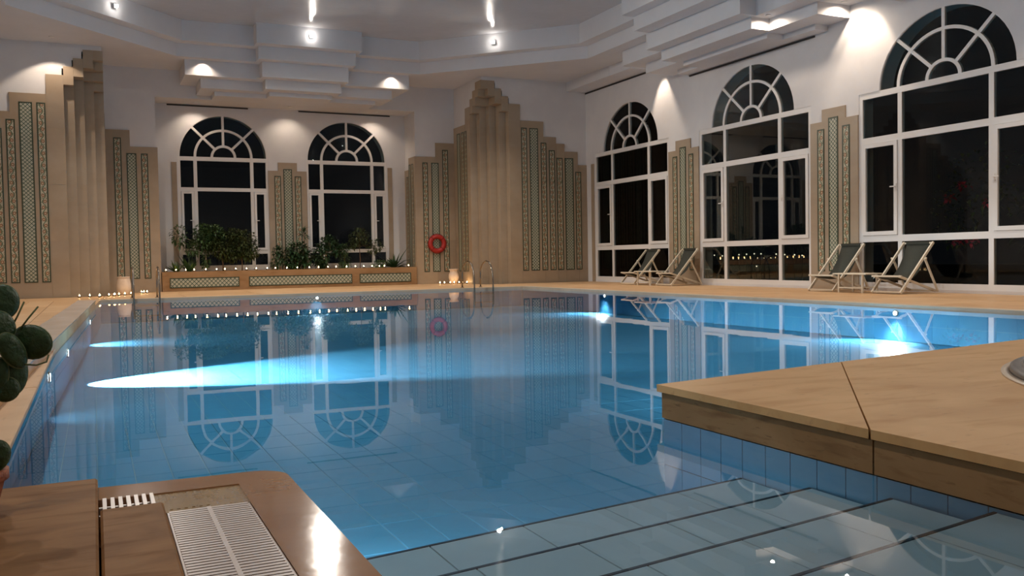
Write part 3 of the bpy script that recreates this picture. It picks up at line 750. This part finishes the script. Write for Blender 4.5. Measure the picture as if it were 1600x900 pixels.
downlight('small downlight in the notch of the bay corbel', (4.33, 25.66, 5.96), 5, 120)
downlight('downlight over the stone cladding at the far left', (-0.77, 24.45, ZS), 105, 104, (0, 0.10, -1), 0.22)
downlight('downlight over the panel between the far right windows', (14.05, 20.95, ZS), P_WALL, 70, (0.06, -0.26, -1), 0.35)
downlight('downlight over the panel behind the near deck chairs', (14.05, 13.3, ZS), P_WALL, 70, (0.06, 0.16, -1), 0.35)
downlight('downlight beside the middle right corbel', (13.42, 15.22, 5.98), 70, 165)
downlight('downlight at the near end of the middle right corbel', (14.2, 13.82, 5.98), 90, 165)
downlight('downlight over the nearest right window pier', (14.05, 9.0, ZS), P_WALL, 70, (0.02, 0, -1), 0.35)
def wall_lamp(label, loc, d, k=1.0):
    t = thing('wall_spotlight', label, 'lamp', loc, 0, 'bare spotlights on the upper cornice band')
    d = Vector((*d, 0)).normalized()
    MB().bar((0, 0, 0), d*0.05, 0.09, 0.09).build('lamp_base', 'frame', t)
    MB().lathe([(0.001, -0.035), (0.026, -0.024), (0.036, 0.0), (0.026, 0.024), (0.001, 0.035)], 16, (d.x*0.085, d.y*0.085, 0)).build('bulb', 'bulb', t)
    lamp('lamp_light', 'SPOT', t, (d.x*0.30, d.y*0.30, 0), P_CEIL*k, (1.0, 0.90, 0.79), (d.x*0.6, d.y*0.6, -1), 150, 0.6, 0.05)
yL4 = 25.55-0.35
wall_lamp('bare bright spotlight at the middle of the far cornice', (5.62, yL4-0.45, 7.02), (0, -1))
wall_lamp('bare spotlight on the right diagonal of the cornice', (10.60, 23.49, 7.0), (-1, -1))
wall_lamp('bare spotlight on the left diagonal of the cornice', (mx(10.60), 23.49, 7.0), (1, -1))
wall_lamp('unseen added spotlight on the right side of the cornice above the middle window', (11.96, 17.16, 7.0), (-1, 0))  # from here down: out-of-view lamps added around the cornice for ambient light
wall_lamp('unseen added spotlight on the left side of the cornice', (mx(11.96), 17.16, 7.0), (1, 0))
wall_lamp('unseen added spotlight on the right side of the cornice above the near window', (12.41, 9.6, 7.0), (-1, 0), 1.0)
wall_lamp('unseen added spotlight on the left side of the cornice over the curb', (mx(12.41), 9.6, 7.0), (1, 0), 1.0)
wall_lamp('unseen added spotlight on the right side of the cornice behind the terrace', (12.41, 2.5, 7.0), (-1, 0), 1.35)
wall_lamp('unseen added spotlight on the left side of the cornice behind the camera', (mx(12.41), 2.5, 7.0), (1, 0), 0.6)

def pool_light(label, loc, d, power, angle, tilt=-0.06, blend=0.5):
    t = thing('underwater_light', label, 'pool light', loc, 0, 'underwater pool lights')
    d = Vector((d[0], d[1], 0)).normalized(); s = Vector((-d.y, d.x, 0))
    b = MB(); n = 18
    for rr, dd, mat, nm in ((0.05, 0.012, 'chrome', 'housing'), (0.035, 0.02, 'uwlens', 'lens')):
        b = MB(); vs = []
        for q in (0, dd):
            for k in range(n):
                a = 2*PI*k/n; p = d*q+s*rr*math.cos(a)+Vector((0, 0, rr*math.sin(a))); vs.append(p)
        b.add(vs, [tuple(range(n)), tuple(range(2*n-1, n-1, -1))]+[(k, (k+1) % n, n+(k+1) % n, n+k) for k in range(n)])
        b.build(nm, mat, t)
    lamp('lamp_light', 'SPOT', t, tuple(d*0.05), power, (0.97, 0.98, 1.0), (d.x, d.y, tilt), angle, blend, 0.05)
pool_light('near underwater light in the left pool wall', (lw(8.6)+0.02, 8.6, -0.16), (1, 0.10), P_POOL*0.02, 110, -1.2)
pool_light('beam underwater light in the left pool wall', (lw(10.9)+0.02, 10.9, -0.16), (1, 0.05), P_POOL*36, 74, -0.54, 0.30)
pool_light('far underwater light in the left pool wall', (lw(16.3)+0.02, 16.3, -0.14), (1, 0.0), P_POOL*0.8, 110, -1.1)
pool_light('underwater light in the far pool wall below the planter', (5.04, 22.25, -0.12), (0, -1), P_POOL*0.10, 150, -1.4)
pool_light('underwater light in the right pool wall near the far chairs', (10.76, 17.8, -0.12), (-1, 0), P_POOL*1.5, 130, -1.1)
pool_light('underwater light in the right pool wall near the near chairs', (10.76, 9.5, -0.12), (-1, 0), P_POOL*1.5, 130, -1.1)
pool_light('added underwater fill light in the side of the near ledge', (0.69, 3.3, -0.20), (1, 0.35), P_POOL*0.12, 140, -1.0)  # hidden lamp added to brighten the near part of the pool
pool_light('added underwater fill light in the terrace wall facing the windows', (6.0, skew(6.0)+0.0, -0.16), (-0.14, 1), P_POOL*4, 120, -1.1)  # unseen lamp added as fill for the pool floor beyond the terrace

# ================================================================== THINGS
# ---- planter
pl = thing('planter', 'long low beige stone planter with lattice tile panels under the bay windows', 'planter', (CX, 27.35, 0))
b = MB(); b.box(mx(XB)+0.02-CX, XB-0.02-CX, 0.0, 0.14, 0, 0.565); b.box(mx(XB)+0.02-CX, XB-0.02-CX, 0.95, 1.08, 0, 0.565)
b.box(mx(XB)+0.02-CX, mx(XB)+0.14-CX, 0.14, 0.95, 0, 0.565); b.box(XB-0.14-CX, XB-0.02-CX, 0.14, 0.95, 0, 0.565)
b.build('stone_trough', 'planter', pl)
MB().box(mx(XB)+0.1-CX, XB-0.1-CX, 0.1, 1.0, 0.05, 0.50).build('soil_bed', 'soil', pl)
for x0, x1 in ((1.96, 3.90), (4.18, 7.32), (7.56, 9.26)):
    b = MB(); w, h = x1-x0, 0.29
    b.box(-w/2+0.025, w/2-0.025, -0.008, 0.004, 0.025, h-0.025)
    o = b.build('tile_panel', 'lattice_small', pl); o.location = ((x0+x1)/2-CX, 0, 0.095)
    b = MB(); b.box(-w/2, -w/2+0.027, -0.012, 0.004, 0, h); b.box(w/2-0.027, w/2, -0.012, 0.004, 0, h)
    b.box(-w/2+0.027, w/2-0.027, -0.012, 0.004, 0, 0.027); b.box(-w/2+0.027, w/2-0.027, -0.012, 0.004, h-0.027, h)
    b.build('panel_border', 'border', o)

# ---- candles
DECK_CANDLE = bpy.data.lights.new('candle_light', 'POINT'); DECK_CANDLE.energy = P_CANDLE*0.45; DECK_CANDLE.color = FLAME; DECK_CANDLE.shadow_soft_size = 0.02
cproto = None
def candle(label, loc, group):
    global cproto
    if cproto is None:
        t = thing('tealight', label, 'candle', loc, 0, group)
        MB().lathe([(0.030, 0.0), (0.036, 0.045), (0.033, 0.045), (0.028, 0.006)], 12).build('cup', 'cup', t)
        MB().lathe([(0.001, 0.004), (0.027, 0.004), (0.029, 0.024), (0.001, 0.024)], 12).build('wax', 'wax', t)
        MB().lathe([(0.002, 0.026), (0.013, 0.038), (0.014, 0.050), (0.008, 0.068), (0.001, 0.084)], 8).build('flame', 'flame', t)
        lamp('candle_light', 'POINT', t, (0, 0, 0.11), P_CANDLE, FLAME, radius=0.02)
        cproto = t; return t
    t = copy_tree(cproto); t.location = loc; tag(t, label, 'candle', group)
    if loc[2] < 0.1:
        for ch in t.children:
            if ch.type == 'LIGHT': ch.data = DECK_CANDLE
    return t
XS = [1.86,2.16,2.41,2.66,2.96,3.26,3.50,3.80,4.13,4.40,4.73,4.97,5.32,5.62,5.98,6.29,6.57,6.85,7.16,7.44,7.70,7.98,8.24,8.40,9.20]
ORD = ['first','second','third','fourth','fifth','sixth','seventh','eighth','ninth','tenth','eleventh','twelfth','thirteenth','fourteenth','fifteenth','sixteenth','seventeenth','eighteenth','nineteenth','twentieth','twenty-first','twenty-second','twenty-third','twenty-fourth','twenty-fifth']
for i, x in enumerate(XS):
    candle('lit tealight on the planter edge, %s from the left' % ORD[i], (x+random.uniform(-0.02, 0.02), 27.42, 0.566), 'tealights along the planter edge')
for i, (x, y) in enumerate(((9.98,26.62),(10.10,26.55),(10.28,26.50),(10.40,26.46),(10.55,26.42),(10.66,26.38),(10.78,26.32))):
    candle('lit tealight on the deck around the right urn, %s from the left' % ORD[i], (x, y, 0.0), 'tealights around the right urn')
for i, (x, y) in enumerate(((-0.35,24.45),(-0.12,24.5),(0.11,24.5),(0.10,24.25),(0.32,24.65),(0.46,24.9),(0.44,24.65),(0.56,24.95),(0.70,25.05),(0.86,25.3),(1.16,26.4),(1.22,26.4),(1.30,26.35))):
    candle('lit tealight on the deck by the left fluted corner, %s from the left' % ORD[i], (x, y, 0.0), 'tealights by the left fluted corner')

# ---- urns
u = thing('urn', 'pale clay urn on the deck below the life ring', 'urn', (10.50, 26.75, 0))
MB().lathe([(0.001,0),(0.085,0.0),(0.095,0.015),(0.14,0.10),(0.165,0.20),(0.155,0.30),(0.125,0.37),(0.118,0.40),(0.135,0.45),(0.142,0.47),(0.125,0.47),(0.105,0.40),(0.05,0.30)], 28).build('body', 'urn', u)
MB().tube([(0.142*math.cos(2*PI*k/28), 0.142*math.sin(2*PI*k/28), 0.468) for k in range(28)], 0.012, 8, True).build('lip', 'urn', u)
u = thing('urn', 'wide pale clay urn beside the left ladder', 'urn', (0.70, 25.72, 0))
MB().lathe([(0.001,0),(0.13,0.0),(0.14,0.015),(0.175,0.08),(0.19,0.15),(0.185,0.24),(0.165,0.34),(0.15,0.42),(0.145,0.45),(0.152,0.47),(0.135,0.47),(0.125,0.42),(0.05,0.30)], 28).build('body', 'urn', u)
MB().tube([(0.15*math.cos(2*PI*k/28), 0.15*math.sin(2*PI*k/28), 0.468) for k in range(28)], 0.011, 8, True).build('lip', 'urn', u)

# ---- life ring
lr = thing('life_ring', 'red life ring hanging on the tiled cladding', 'life ring', (10.17, YA-0.075, 1.31))
n = 40
MB().tube([(0.235*math.cos(2*PI*k/n), 0, 0.235*math.sin(2*PI*k/n)) for k in range(n)], 0.075, 14, True).build('ring', 'ring', lr)
for q in range(4):
    a = PI/4+q*PI/2
    MB().tube([(0.235*math.cos(a)+0.079*math.cos(c)*math.cos(a), 0.079*math.sin(c), 0.235*math.sin(a)+0.079*math.cos(c)*math.sin(a)) for c in [2*PI*k/14 for k in range(14)]], 0.012, 6, True).build('band', 'rope', lr)
MB().tube([(0.325*math.cos(2*PI*k/n)*(1-0.04*abs(math.sin(4*PI*k/n))), -0.01, 0.325*math.sin(2*PI*k/n)*(1-0.04*abs(math.sin(4*PI*k/n)))) for k in range(n)], 0.008, 6, True).build('grab_rope', 'rope', lr)
MB().bar((0, 0.08, 0.16), (0, -0.02, 0.16), 0.02).build('hook', 'metal_dark', lr)

# ---- ladders
def ladder(label, loc):
    t = thing('pool_ladder', label, 'ladder', loc)
    for x in (0, 0.55):
        pts = [(x, 0.48, 0.0), (x, 0.48, 0.30), (x, 0.46, 0.48), (x, 0.38, 0.60), (x, 0.24, 0.68), (x, 0.06, 0.73), (x, -0.10, 0.71), (x, -0.24, 0.62), (x, -0.34, 0.46), (x, -0.38, 0.28), (x, -0.39, 0.05), (x, -0.39, -0.45)]
        hr = MB().tube(pts, 0.022, 10).build('handrail', 'chrome', t)
        MB().lathe([(0.001, 0), (0.05, 0), (0.045, 0.015), (0.001, 0.015)], 16, (x, 0.48, 0.0)).build('flange', 'chrome', hr)
    for z in (-0.15, -0.38):
        MB().box(0.02, 0.53, -0.43, -0.35, z-0.015, z+0.015).build('rung', 'chrome', t)
ladder('chrome pool ladder in front of the right fluted corner', (9.24, 22.42, 0.0))
ladder('chrome pool ladder seen edge on beside the left urn', (0.80, 22.42, 0.0))

# ---- deck chairs (facing the pool, -X)
def chair(label, loc):
    t = thing('deck_chair', label, 'deck chair', loc, 0, 'cream deck chairs with dark slings')
    w = 0.33
    for s in (-1, 1):
        MB().bar((0.0, s*w, 0.02), (0.87, s*w, 0.96), 0.032, 0.045).build('back_rail', 'wood_white', t)
        MB().bar((0.02, s*(w-0.045), 0.335), (0.98, s*(w-0.045), 0.04), 0.03, 0.042).build('seat_rail', 'wood_white', t)
        MB().bar((0.60, s*(w+0.035), 0.66), (0.95, s*(w+0.035), 0.03), 0.028, 0.034).build('prop_leg', 'wood_white', t)
        MB().lathe([(0.001, -0.02), (0.02, -0.02), (0.02, 0.02), (0.001, 0.02)], 10, (0.60, s*(w+0.06), 0.66)).build('pivot_knob', 'wood_white', t)
    MB().bar((0.865, -w-0.01, 0.95), (0.865, w+0.01, 0.95), 0.034).build('top_bar', 'wood_white', t)
    MB().bar((0.02, -w-0.01, 0.335), (0.02, w+0.01, 0.335), 0.034).build('seat_bar', 'wood_white', t)
    MB().bar((0.02, -w, 0.04), (0.02, w, 0.04), 0.03).build('foot_bar', 'wood_white', t)
    MB().bar((0.95, -w-0.04, 0.04), (0.95, w+0.04, 0.04), 0.03).build('rear_bar', 'wood_white', t)
    b = MB(); n = 16; sw = w-0.075; vs = []
    prof = []
    for k in range(n+1):
        q = k/n
        # hanging curve from the top bar to the seat bar
        p0, p1, p2 = Vector((0.865, 0.968)), Vector((0.52, 0.02)), Vector((0.02, 0.355))
        prof.append(p0*(1-q)**2+p1*2*q*(1-q)+p2*q*q)
    for side in (0, 1):
        for p in prof:
            for y in (-sw, 0, sw): vs.append((p.x, y, p.y-(0.012 if y == 0 else 0)-side*0.006))
    m = (n+1)*3; fs = []
    for k in range(n):
        for c in (0, 1):
            i = k*3+c; fs.append((i, i+1, i+4, i+3)); fs.append((m+i+3, m+i+4, m+i+1, m+i))
        fs.append((k*3, k*3+3, m+k*3+3, m+k*3)); fs.append((k*3+2, m+k*3+2, m+k*3+5, k*3+5))
    b.add(vs, fs, True); b.build('sling', 'sling', t)
    MB().bar((0.855, -sw, 0.955), (0.855, sw, 0.955), 0.05).build('sling_hem', 'sling', t)
    return t
chair('cream deck chair farthest from the camera, by the far right window', (13.45, 21.05, 0.0))
chair('cream deck chair in front of the panel between the far right windows', (13.45, 19.30, 0.0))
chair('cream deck chair in front of the panel by the near right window', (13.45, 13.76, 0.0))
chair('nearest cream deck chair, in front of the near right window', (13.45, 12.10, 0.0))
def side_table(label, loc):
    t = thing('side_table', label, 'table', loc, 0, 'small cream side tables between deck chairs')
    MB().slab(-0.24, 0.24, -0.42, 0.42, 0.36, 0.385, 0.006).build('table_top', 'wood_white', t)
    for sx in (-1, 1):
        for sy in (-1, 1): MB().bar((sx*0.19, sy*0.30, 0), (sx*0.19, sy*0.30, 0.36), 0.032).build('leg', 'wood_white', t)
    MB().bar((-0.19, -0.30, 0.10), (-0.19, 0.30, 0.10), 0.024).build('stretcher', 'wood_white', t)
    MB().bar((0.19, -0.30, 0.10), (0.19, 0.30, 0.10), 0.024).build('stretcher', 'wood_white', t)
side_table('small low cream table between the two far deck chairs', (13.62, 20.18, 0.0))
side_table('small low cream table between the two near deck chairs', (13.62, 12.94, 0.0))

# ---- plants in the planter
SOIL = 0.50
def foliage(b, c, r, n, ls, lw_, rnd, droop=0.35):
    for _ in range(n):
        while True:
            p = Vector((rnd.uniform(-1,1), rnd.uniform(-1,1), rnd.uniform(-1,1)))
            if p.length < 1: break
        p = Vector((p.x*r[0], p.y*r[1], p.z*r[2]))
        d = Vector((rnd.uniform(-1,1), rnd.uniform(-1,1), rnd.uniform(-0.4,0.8)))+p.normalized()*0.6
        b.leaf(Vector(c)+p, d, ls*rnd.uniform(0.7,1.2), lw_*rnd.uniform(0.8,1.2), droop)
def tree(name, label, x, y, crowns, stem_h, n, ls, lw_, leafm, barkm='bark', seed=1, stem_r=0.018, lean=0.0):
    rnd = random.Random(seed)
    t = thing(name, label, 'plant', (x, y, SOIL), 0, None)
    top = Vector((lean, 0, stem_h))
    b = MB(); b.tube([(0,0,-0.05),(lean*0.2+0.012,0.01,stem_h*0.35),(lean*0.5-0.01,-0.01,stem_h*0.7),top], [stem_r*1.2,stem_r,stem_r*0.85,stem_r*0.6], 7)
    st_o = b.build('stem', barkm, t)
    bb = MB(); b = MB()
    for (cx, cy, cz), r, wgt in crowns:
        bb.tube([top*0.75, (top*0.75+Vector((cx,cy,cz)))/2+Vector((0.02,0,0.03)), (cx,cy,cz)], [stem_r*0.6, stem_r*0.45, stem_r*0.25], 5)
        for q in range(4):
            e = Vector((cx+rnd.uniform(-1,1)*r[0]*0.8, cy+rnd.uniform(-1,1)*r[1]*0.8, cz+rnd.uniform(-1,1)*r[2]*0.8))
            bb.tube([(cx,cy,cz), e], [stem_r*0.3, stem_r*0.12], 4)
        foliage(b, (cx, cy, cz), r, int(n*wgt*1.9), ls*1.15, lw_*1.3, rnd)
    bb.build('twigs', barkm, st_o); b.build('foliage', leafm, t)
    return t
def spiky(name, label, x, y, leaves, leafm, width=0.05, z=SOIL):
    t = thing(name, label, 'plant', (x, y, z))
    for k, (a, el, L, dr) in enumerate(leaves):
        d = Vector((math.cos(a)*math.cos(el), math.sin(a)*math.cos(el), math.sin(el)))
        b = MB(); pts = []; n = 6
        side = Vector((-math.sin(a), math.cos(a), 0))
        vs = []
        for q in range(n+1):
            s = q/n; p = d*L*s-Vector((0,0,1))*dr*L*s*s
            wd = width*(0.55+0.9*s if s < 0.4 else 0.91*(1-s)/0.6+0.01)
            up = Vector((0,0,0.25*wd))
            vs += [p+side*wd/2+up, p, p-side*wd/2+up]
        fs = []
        for q in range(n):
            for c in (0, 1): i = q*3+c; fs.append((i, i+1, i+4, i+3))
        b.add(vs, fs, True); b.build('leaf', leafm, t, recalc=False)
    return t
rnd = random.Random(3)
spiky('agave', 'spiky leaved plant at the left end of the planter', 2.18, 27.75,
      [(0.3+i*0.55+rnd.uniform(-.2,.2), rnd.uniform(0.75,1.3), rnd.uniform(0.30,0.52), rnd.uniform(0.05,0.35)) for i in range(24)], 'leaf_c', 0.095)
spiky('agave', 'upright spiky plant second from the left end of the planter', 2.55, 27.80,
      [(rnd.uniform(0,6.28), rnd.uniform(0.75,1.45), rnd.uniform(0.35,0.80), rnd.uniform(0.0,0.25)) for i in range(22)], 'leaf_b', 0.10)
tree('ficus_tree', 'slender loose leaved ficus before the left window', 3.02, 27.85, [((-0.05,0,1.10),(0.30,0.25,0.40),1.0), ((-0.72,0.05,1.12),(0.22,0.15,0.32),0.28), ((0.28,0,1.20),(0.28,0.22,0.25),0.6), ((-0.35,0.0,0.75),(0.2,0.2,0.25),0.35), ((0.0,0,0.45),(0.12,0.12,0.35),0.25)], 1.0, 330, 0.10, 0.045, 'leaf_c', 'pale_bark', 5, 0.022)
tree('ficus_tree', 'bushy olive ficus in the middle of the left window', 3.50, 27.85, [((0.0,0,0.78),(0.40,0.30,0.36),1.0), ((0.25,0,0.55),(0.30,0.28,0.22),0.5), ((-0.28,0.05,0.95),(0.28,0.2,0.25),0.4)], 0.7, 420, 0.10, 0.04, 'leaf_a', 'bark', 6, 0.018)
tree('ficus_tree', 'round crowned ficus on a thin stem at the right of the left window', 4.05, 27.80, [((0.05,0,0.88),(0.46,0.32,0.40),1.0), ((0.20,0,0.58),(0.36,0.28,0.20),0.5), ((-0.2,0,1.15),(0.28,0.22,0.18),0.3)], 0.7, 460, 0.10, 0.04, 'leaf_a', 'bark', 8, 0.018)
tree('dracaena', 'small sparse plant at the left of the tiled middle panel', 5.18, 27.80, [((-0.05,0,0.62),(0.13,0.12,0.16),1.0), ((-0.14,0,0.28),(0.11,0.1,0.12),0.6), ((0.02,0,0.42),(0.1,0.1,0.12),0.5)], 0.6, 60, 0.12, 0.045, 'leaf_b', 'bark', 9, 0.010)
tree('rubber_plant', 'bushy dark leaved plant before the tiled middle panel', 5.72, 27.75, [((0.0,0,0.62),(0.36,0.28,0.28),1.0), ((-0.18,0,0.30),(0.25,0.2,0.22),0.7), ((0.22,0,0.40),(0.2,0.2,0.25),0.5)], 0.6, 150, 0.14, 0.07, 'leaf_b', 'bark', 10, 0.016)
t = thing('dracaena', 'tall thin stemmed dracaena with a single leafy head', 'plant', (5.92, 27.90, SOIL))
MB().tube([(0,0,-0.05),(0.02,0,0.45),(0.05,0,0.85),(0.04,0,1.20)], [0.016,0.014,0.012,0.010], 7).build('stem', 'bark', t)
for i in range(34):
    a = rnd.uniform(0, 2*PI); el = rnd.uniform(-0.5, 1.35); b = MB()
    b.leaf((0.04,0,1.10+rnd.uniform(-0.05,0.16)), (math.cos(a)*math.cos(el), math.sin(a)*math.cos(el), math.sin(el)), rnd.uniform(0.20,0.32), 0.05, 0.25); b.build('leaf', 'leaf_b', t)
tree('ficus_tree', 'plant with a thick pale stem at the left of the right window', 6.62, 27.80, [((-0.15,0,0.45),(0.24,0.22,0.40),1.0), ((0.10,0,0.88),(0.25,0.2,0.22),0.6), ((0.36,0,0.65),(0.2,0.18,0.16),0.4)], 0.75, 190, 0.13, 0.06, 'leaf_b', 'pale_bark', 11, 0.035)
tree('conifer', 'small feathery shrub before the right window', 7.20, 27.80, [((0.0,0,0.30),(0.18,0.16,0.24),0.8), ((0.0,0,0.65),(0.16,0.14,0.22),0.8), ((0,0,0.15),(0.22,0.2,0.12),0.6)], 0.75, 170, 0.10, 0.018, 'leaf_c', 'bark', 12, 0.012)
tree('ficus_tree', 'thin tree with a sparse crown in the right window', 7.72, 27.85, [((0.0,0,1.05),(0.30,0.25,0.28),1.0), ((0.48,0,0.75),(0.30,0.2,0.25),0.7), ((-0.2,0,0.85),(0.2,0.2,0.2),0.4)], 1.0, 150, 0.10, 0.04, 'leaf_a', 'bark', 13, 0.014)
spiky('spider_plant', 'arching long leaved plant at the right end of the planter', 8.82, 27.72,
      [(rnd.uniform(0,6.28), rnd.uniform(0.45,1.4), rnd.uniform(0.40,0.75), rnd.uniform(0.15,0.5)) for i in range(48)]+
      [(0.25,0.95,1.05,0.05),(2.75,0.75,0.85,0.05),(-0.2,0.85,0.95,0.45),(-0.35,0.6,0.75,0.75),(0.6,1.1,0.7,0.1)], 'leaf_b', 0.085)
tree('low_shrub', 'low leafy filler shrub left of the arching plant', 8.40, 27.75, [((0.0,0,0.14),(0.30,0.2,0.14),1.0)], 0.15, 90, 0.11, 0.045, 'leaf_c', 'bark', 14, 0.010)

# ---- prickly pear in a pot, bottom left
px, py = -0.405, 3.30
t = thing('potted_cactus', 'dark green prickly pear cactus in a terracotta pot on the ledge', 'potted plant', (px, py, 0.0))
pot = MB().lathe([(0.001,0),(0.09,0),(0.095,0.006),(0.122,0.11),(0.135,0.115),(0.135,0.145),(0.118,0.145),(0.112,0.11),(0.001,0.11)], 28).build('pot', 'terra', t)
MB().lathe([(0.001,0.10),(0.113,0.10),(0.113,0.125),(0.001,0.13)], 20).build('soil', 'soil', pot)
def pad(c, a, b_, th, yaw, tilt):
    # a flat oval pad: half width a, half height b_, thickness th; yaw turns it, tilt leans it sideways
    mb = MB(); vs = []; n, m = 20, 7
    R = Matrix.Rotation(yaw, 3, 'Z') @ Matrix.Rotation(tilt, 3, 'Y')
    for i in range(m+1):
        ph = PI*i/m-PI/2
        for k in range(n):
            an = 2*PI*k/n; rr = math.cos(ph)**0.55 if 0 < i < m else 0.02
            x, z = a*rr*math.cos(an)*(1-0.12*(math.sin(an) < 0)*abs(math.sin(an))), b_*rr*math.sin(an)
            vs.append(Vector(c)+R @ Vector((x, th*math.sin(ph), z)))
    fs = [(i*n+k, i*n+(k+1) % n, (i+1)*n+(k+1) % n, (i+1)*n+k) for i in range(m) for k in range(n)]
    fs += [tuple(range(n-1, -1, -1)), tuple(m*n+k for k in range(n))]
    mb.add(vs, fs, True); o = mb.build('pad', 'cactus', t)
    rim = [Vector(c)+R @ Vector((a*math.cos(2*PI*k/24)*0.985, 0, b_*math.sin(2*PI*k/24)*0.985)) for k in range(24)]
    MB().tube(rim, 0.0028, 5, True).build('pad_rim', 'spine', o)
for c, a, h, th, yw, tl in (((0.0,0,0.22),0.075,0.11,0.018,0.3,0.0), ((-0.07,0.02,0.34),0.075,0.11,0.016,-0.6,-0.25),
        ((0.045,0.0,0.37),0.07,0.10,0.016,0.3,0.25), ((0.03,-0.02,0.50),0.07,0.09,0.015,-0.3,0.2),
        ((0.212,0.0,0.552),0.066,0.056,0.016,-0.35,0.25), ((0.130,0.02,0.685),0.052,0.058,0.014,0.35,0.1),
        ((0.120,-0.03,0.600),0.055,0.060,0.015,0.5,-0.1), ((0.160,-0.04,0.530),0.036,0.066,0.014,0.5,-0.5),
        ((0.165,0.0,0.445),0.034,0.062,0.013,0.4,0.15), ((0.100,-0.02,0.445),0.045,0.070,0.014,-0.2,0.3),
        ((0.135,-0.02,0.405),0.040,0.040,0.013,0.1,0.0), ((0.095,-0.02,0.19),0.045,0.055,0.012,0.2,0.5)):
    pad(c, a, h, th, yw, tl)
for k, pts in enumerate(([(0.155,0,0.60),(0.175,0,0.64),(0.195,0.0,0.685)], [(0.18,0,0.595),(0.205,0,0.63),(0.235,0,0.668)], [(0.18,-0.03,0.485),(0.225,-0.03,0.478),(0.255,-0.03,0.487),(0.262,-0.03,0.51)])):
    MB().tube(pts, 0.003, 5).build('shoot', 'spine', t)

# ================================================================== OUTSIDE (night garden)
b = MB(); b.box(-60, 90, -40, 120, -0.9, -0.82); struct(b.build('garden_ground', 'ground'), 'dark garden ground outside the windows')
for i, (y, z) in enumerate(((46.0,0.75),(45.2,0.70),(43.6,0.76),(42.9,0.78),(42.2,0.80),(41.6,0.79),(40.3,0.76),(39.6,0.72),(38.8,0.70),(38.2,0.66),(37.6,0.62),(42.0,0.05),(47.5,0.3))):
    t = thing('garden_lamp', 'tiny distant garden lamp outside the middle right window, %s of the row' % ORD[i], 'lamp', (36, y, -0.82), 0, 'distant garden lamps')
    MB().lathe([(0.001,-0.04),(0.035,-0.02),(0.04,0.0),(0.035,0.02),(0.001,0.04)], 10, (0, 0, z+0.82)).build('globe', 'farlight', t)
    MB().tube([(0, 0, 0), (0, 0, z+0.78)], 0.02, 6).build('post', 'metal_dark', t)
rnd = random.Random(21)
t = thing('flowering_shrub', 'dim garden shrub with crimson blossoms outside the near right window', 'shrub', (17.2, 12.65, -0.82))
MB().tube([(0,0,0),(0.05,0.1,1.5),(0,0.0,3.0)], [0.05,0.04,0.02], 7).build('stem', 'bark', t)
b = MB()
for c, r, n in (((0,0.2,3.0),(0.5,1.2,0.9),170), ((0.1,-0.9,2.4),(0.4,0.8,0.8),110), ((0.1,1.0,2.2),(0.4,0.6,0.6),70)): foliage(b, c, r, n, 0.16, 0.07, rnd)
b.build('foliage', 'leaf_a', t)
for c in ((-0.45,0.35,3.0),(-0.4,0.75,2.75),(-0.45,-0.25,2.6),(-0.4,-1.35,2.75),(-0.4,0.2,1.8),(-0.4,0.55,1.82),(-0.4,-1.2,3.2)):
    b = MB(); foliage(b, c, (0.12,0.13,0.08), 22, 0.10, 0.08, rnd); b.build('blossom', 'petal', t)
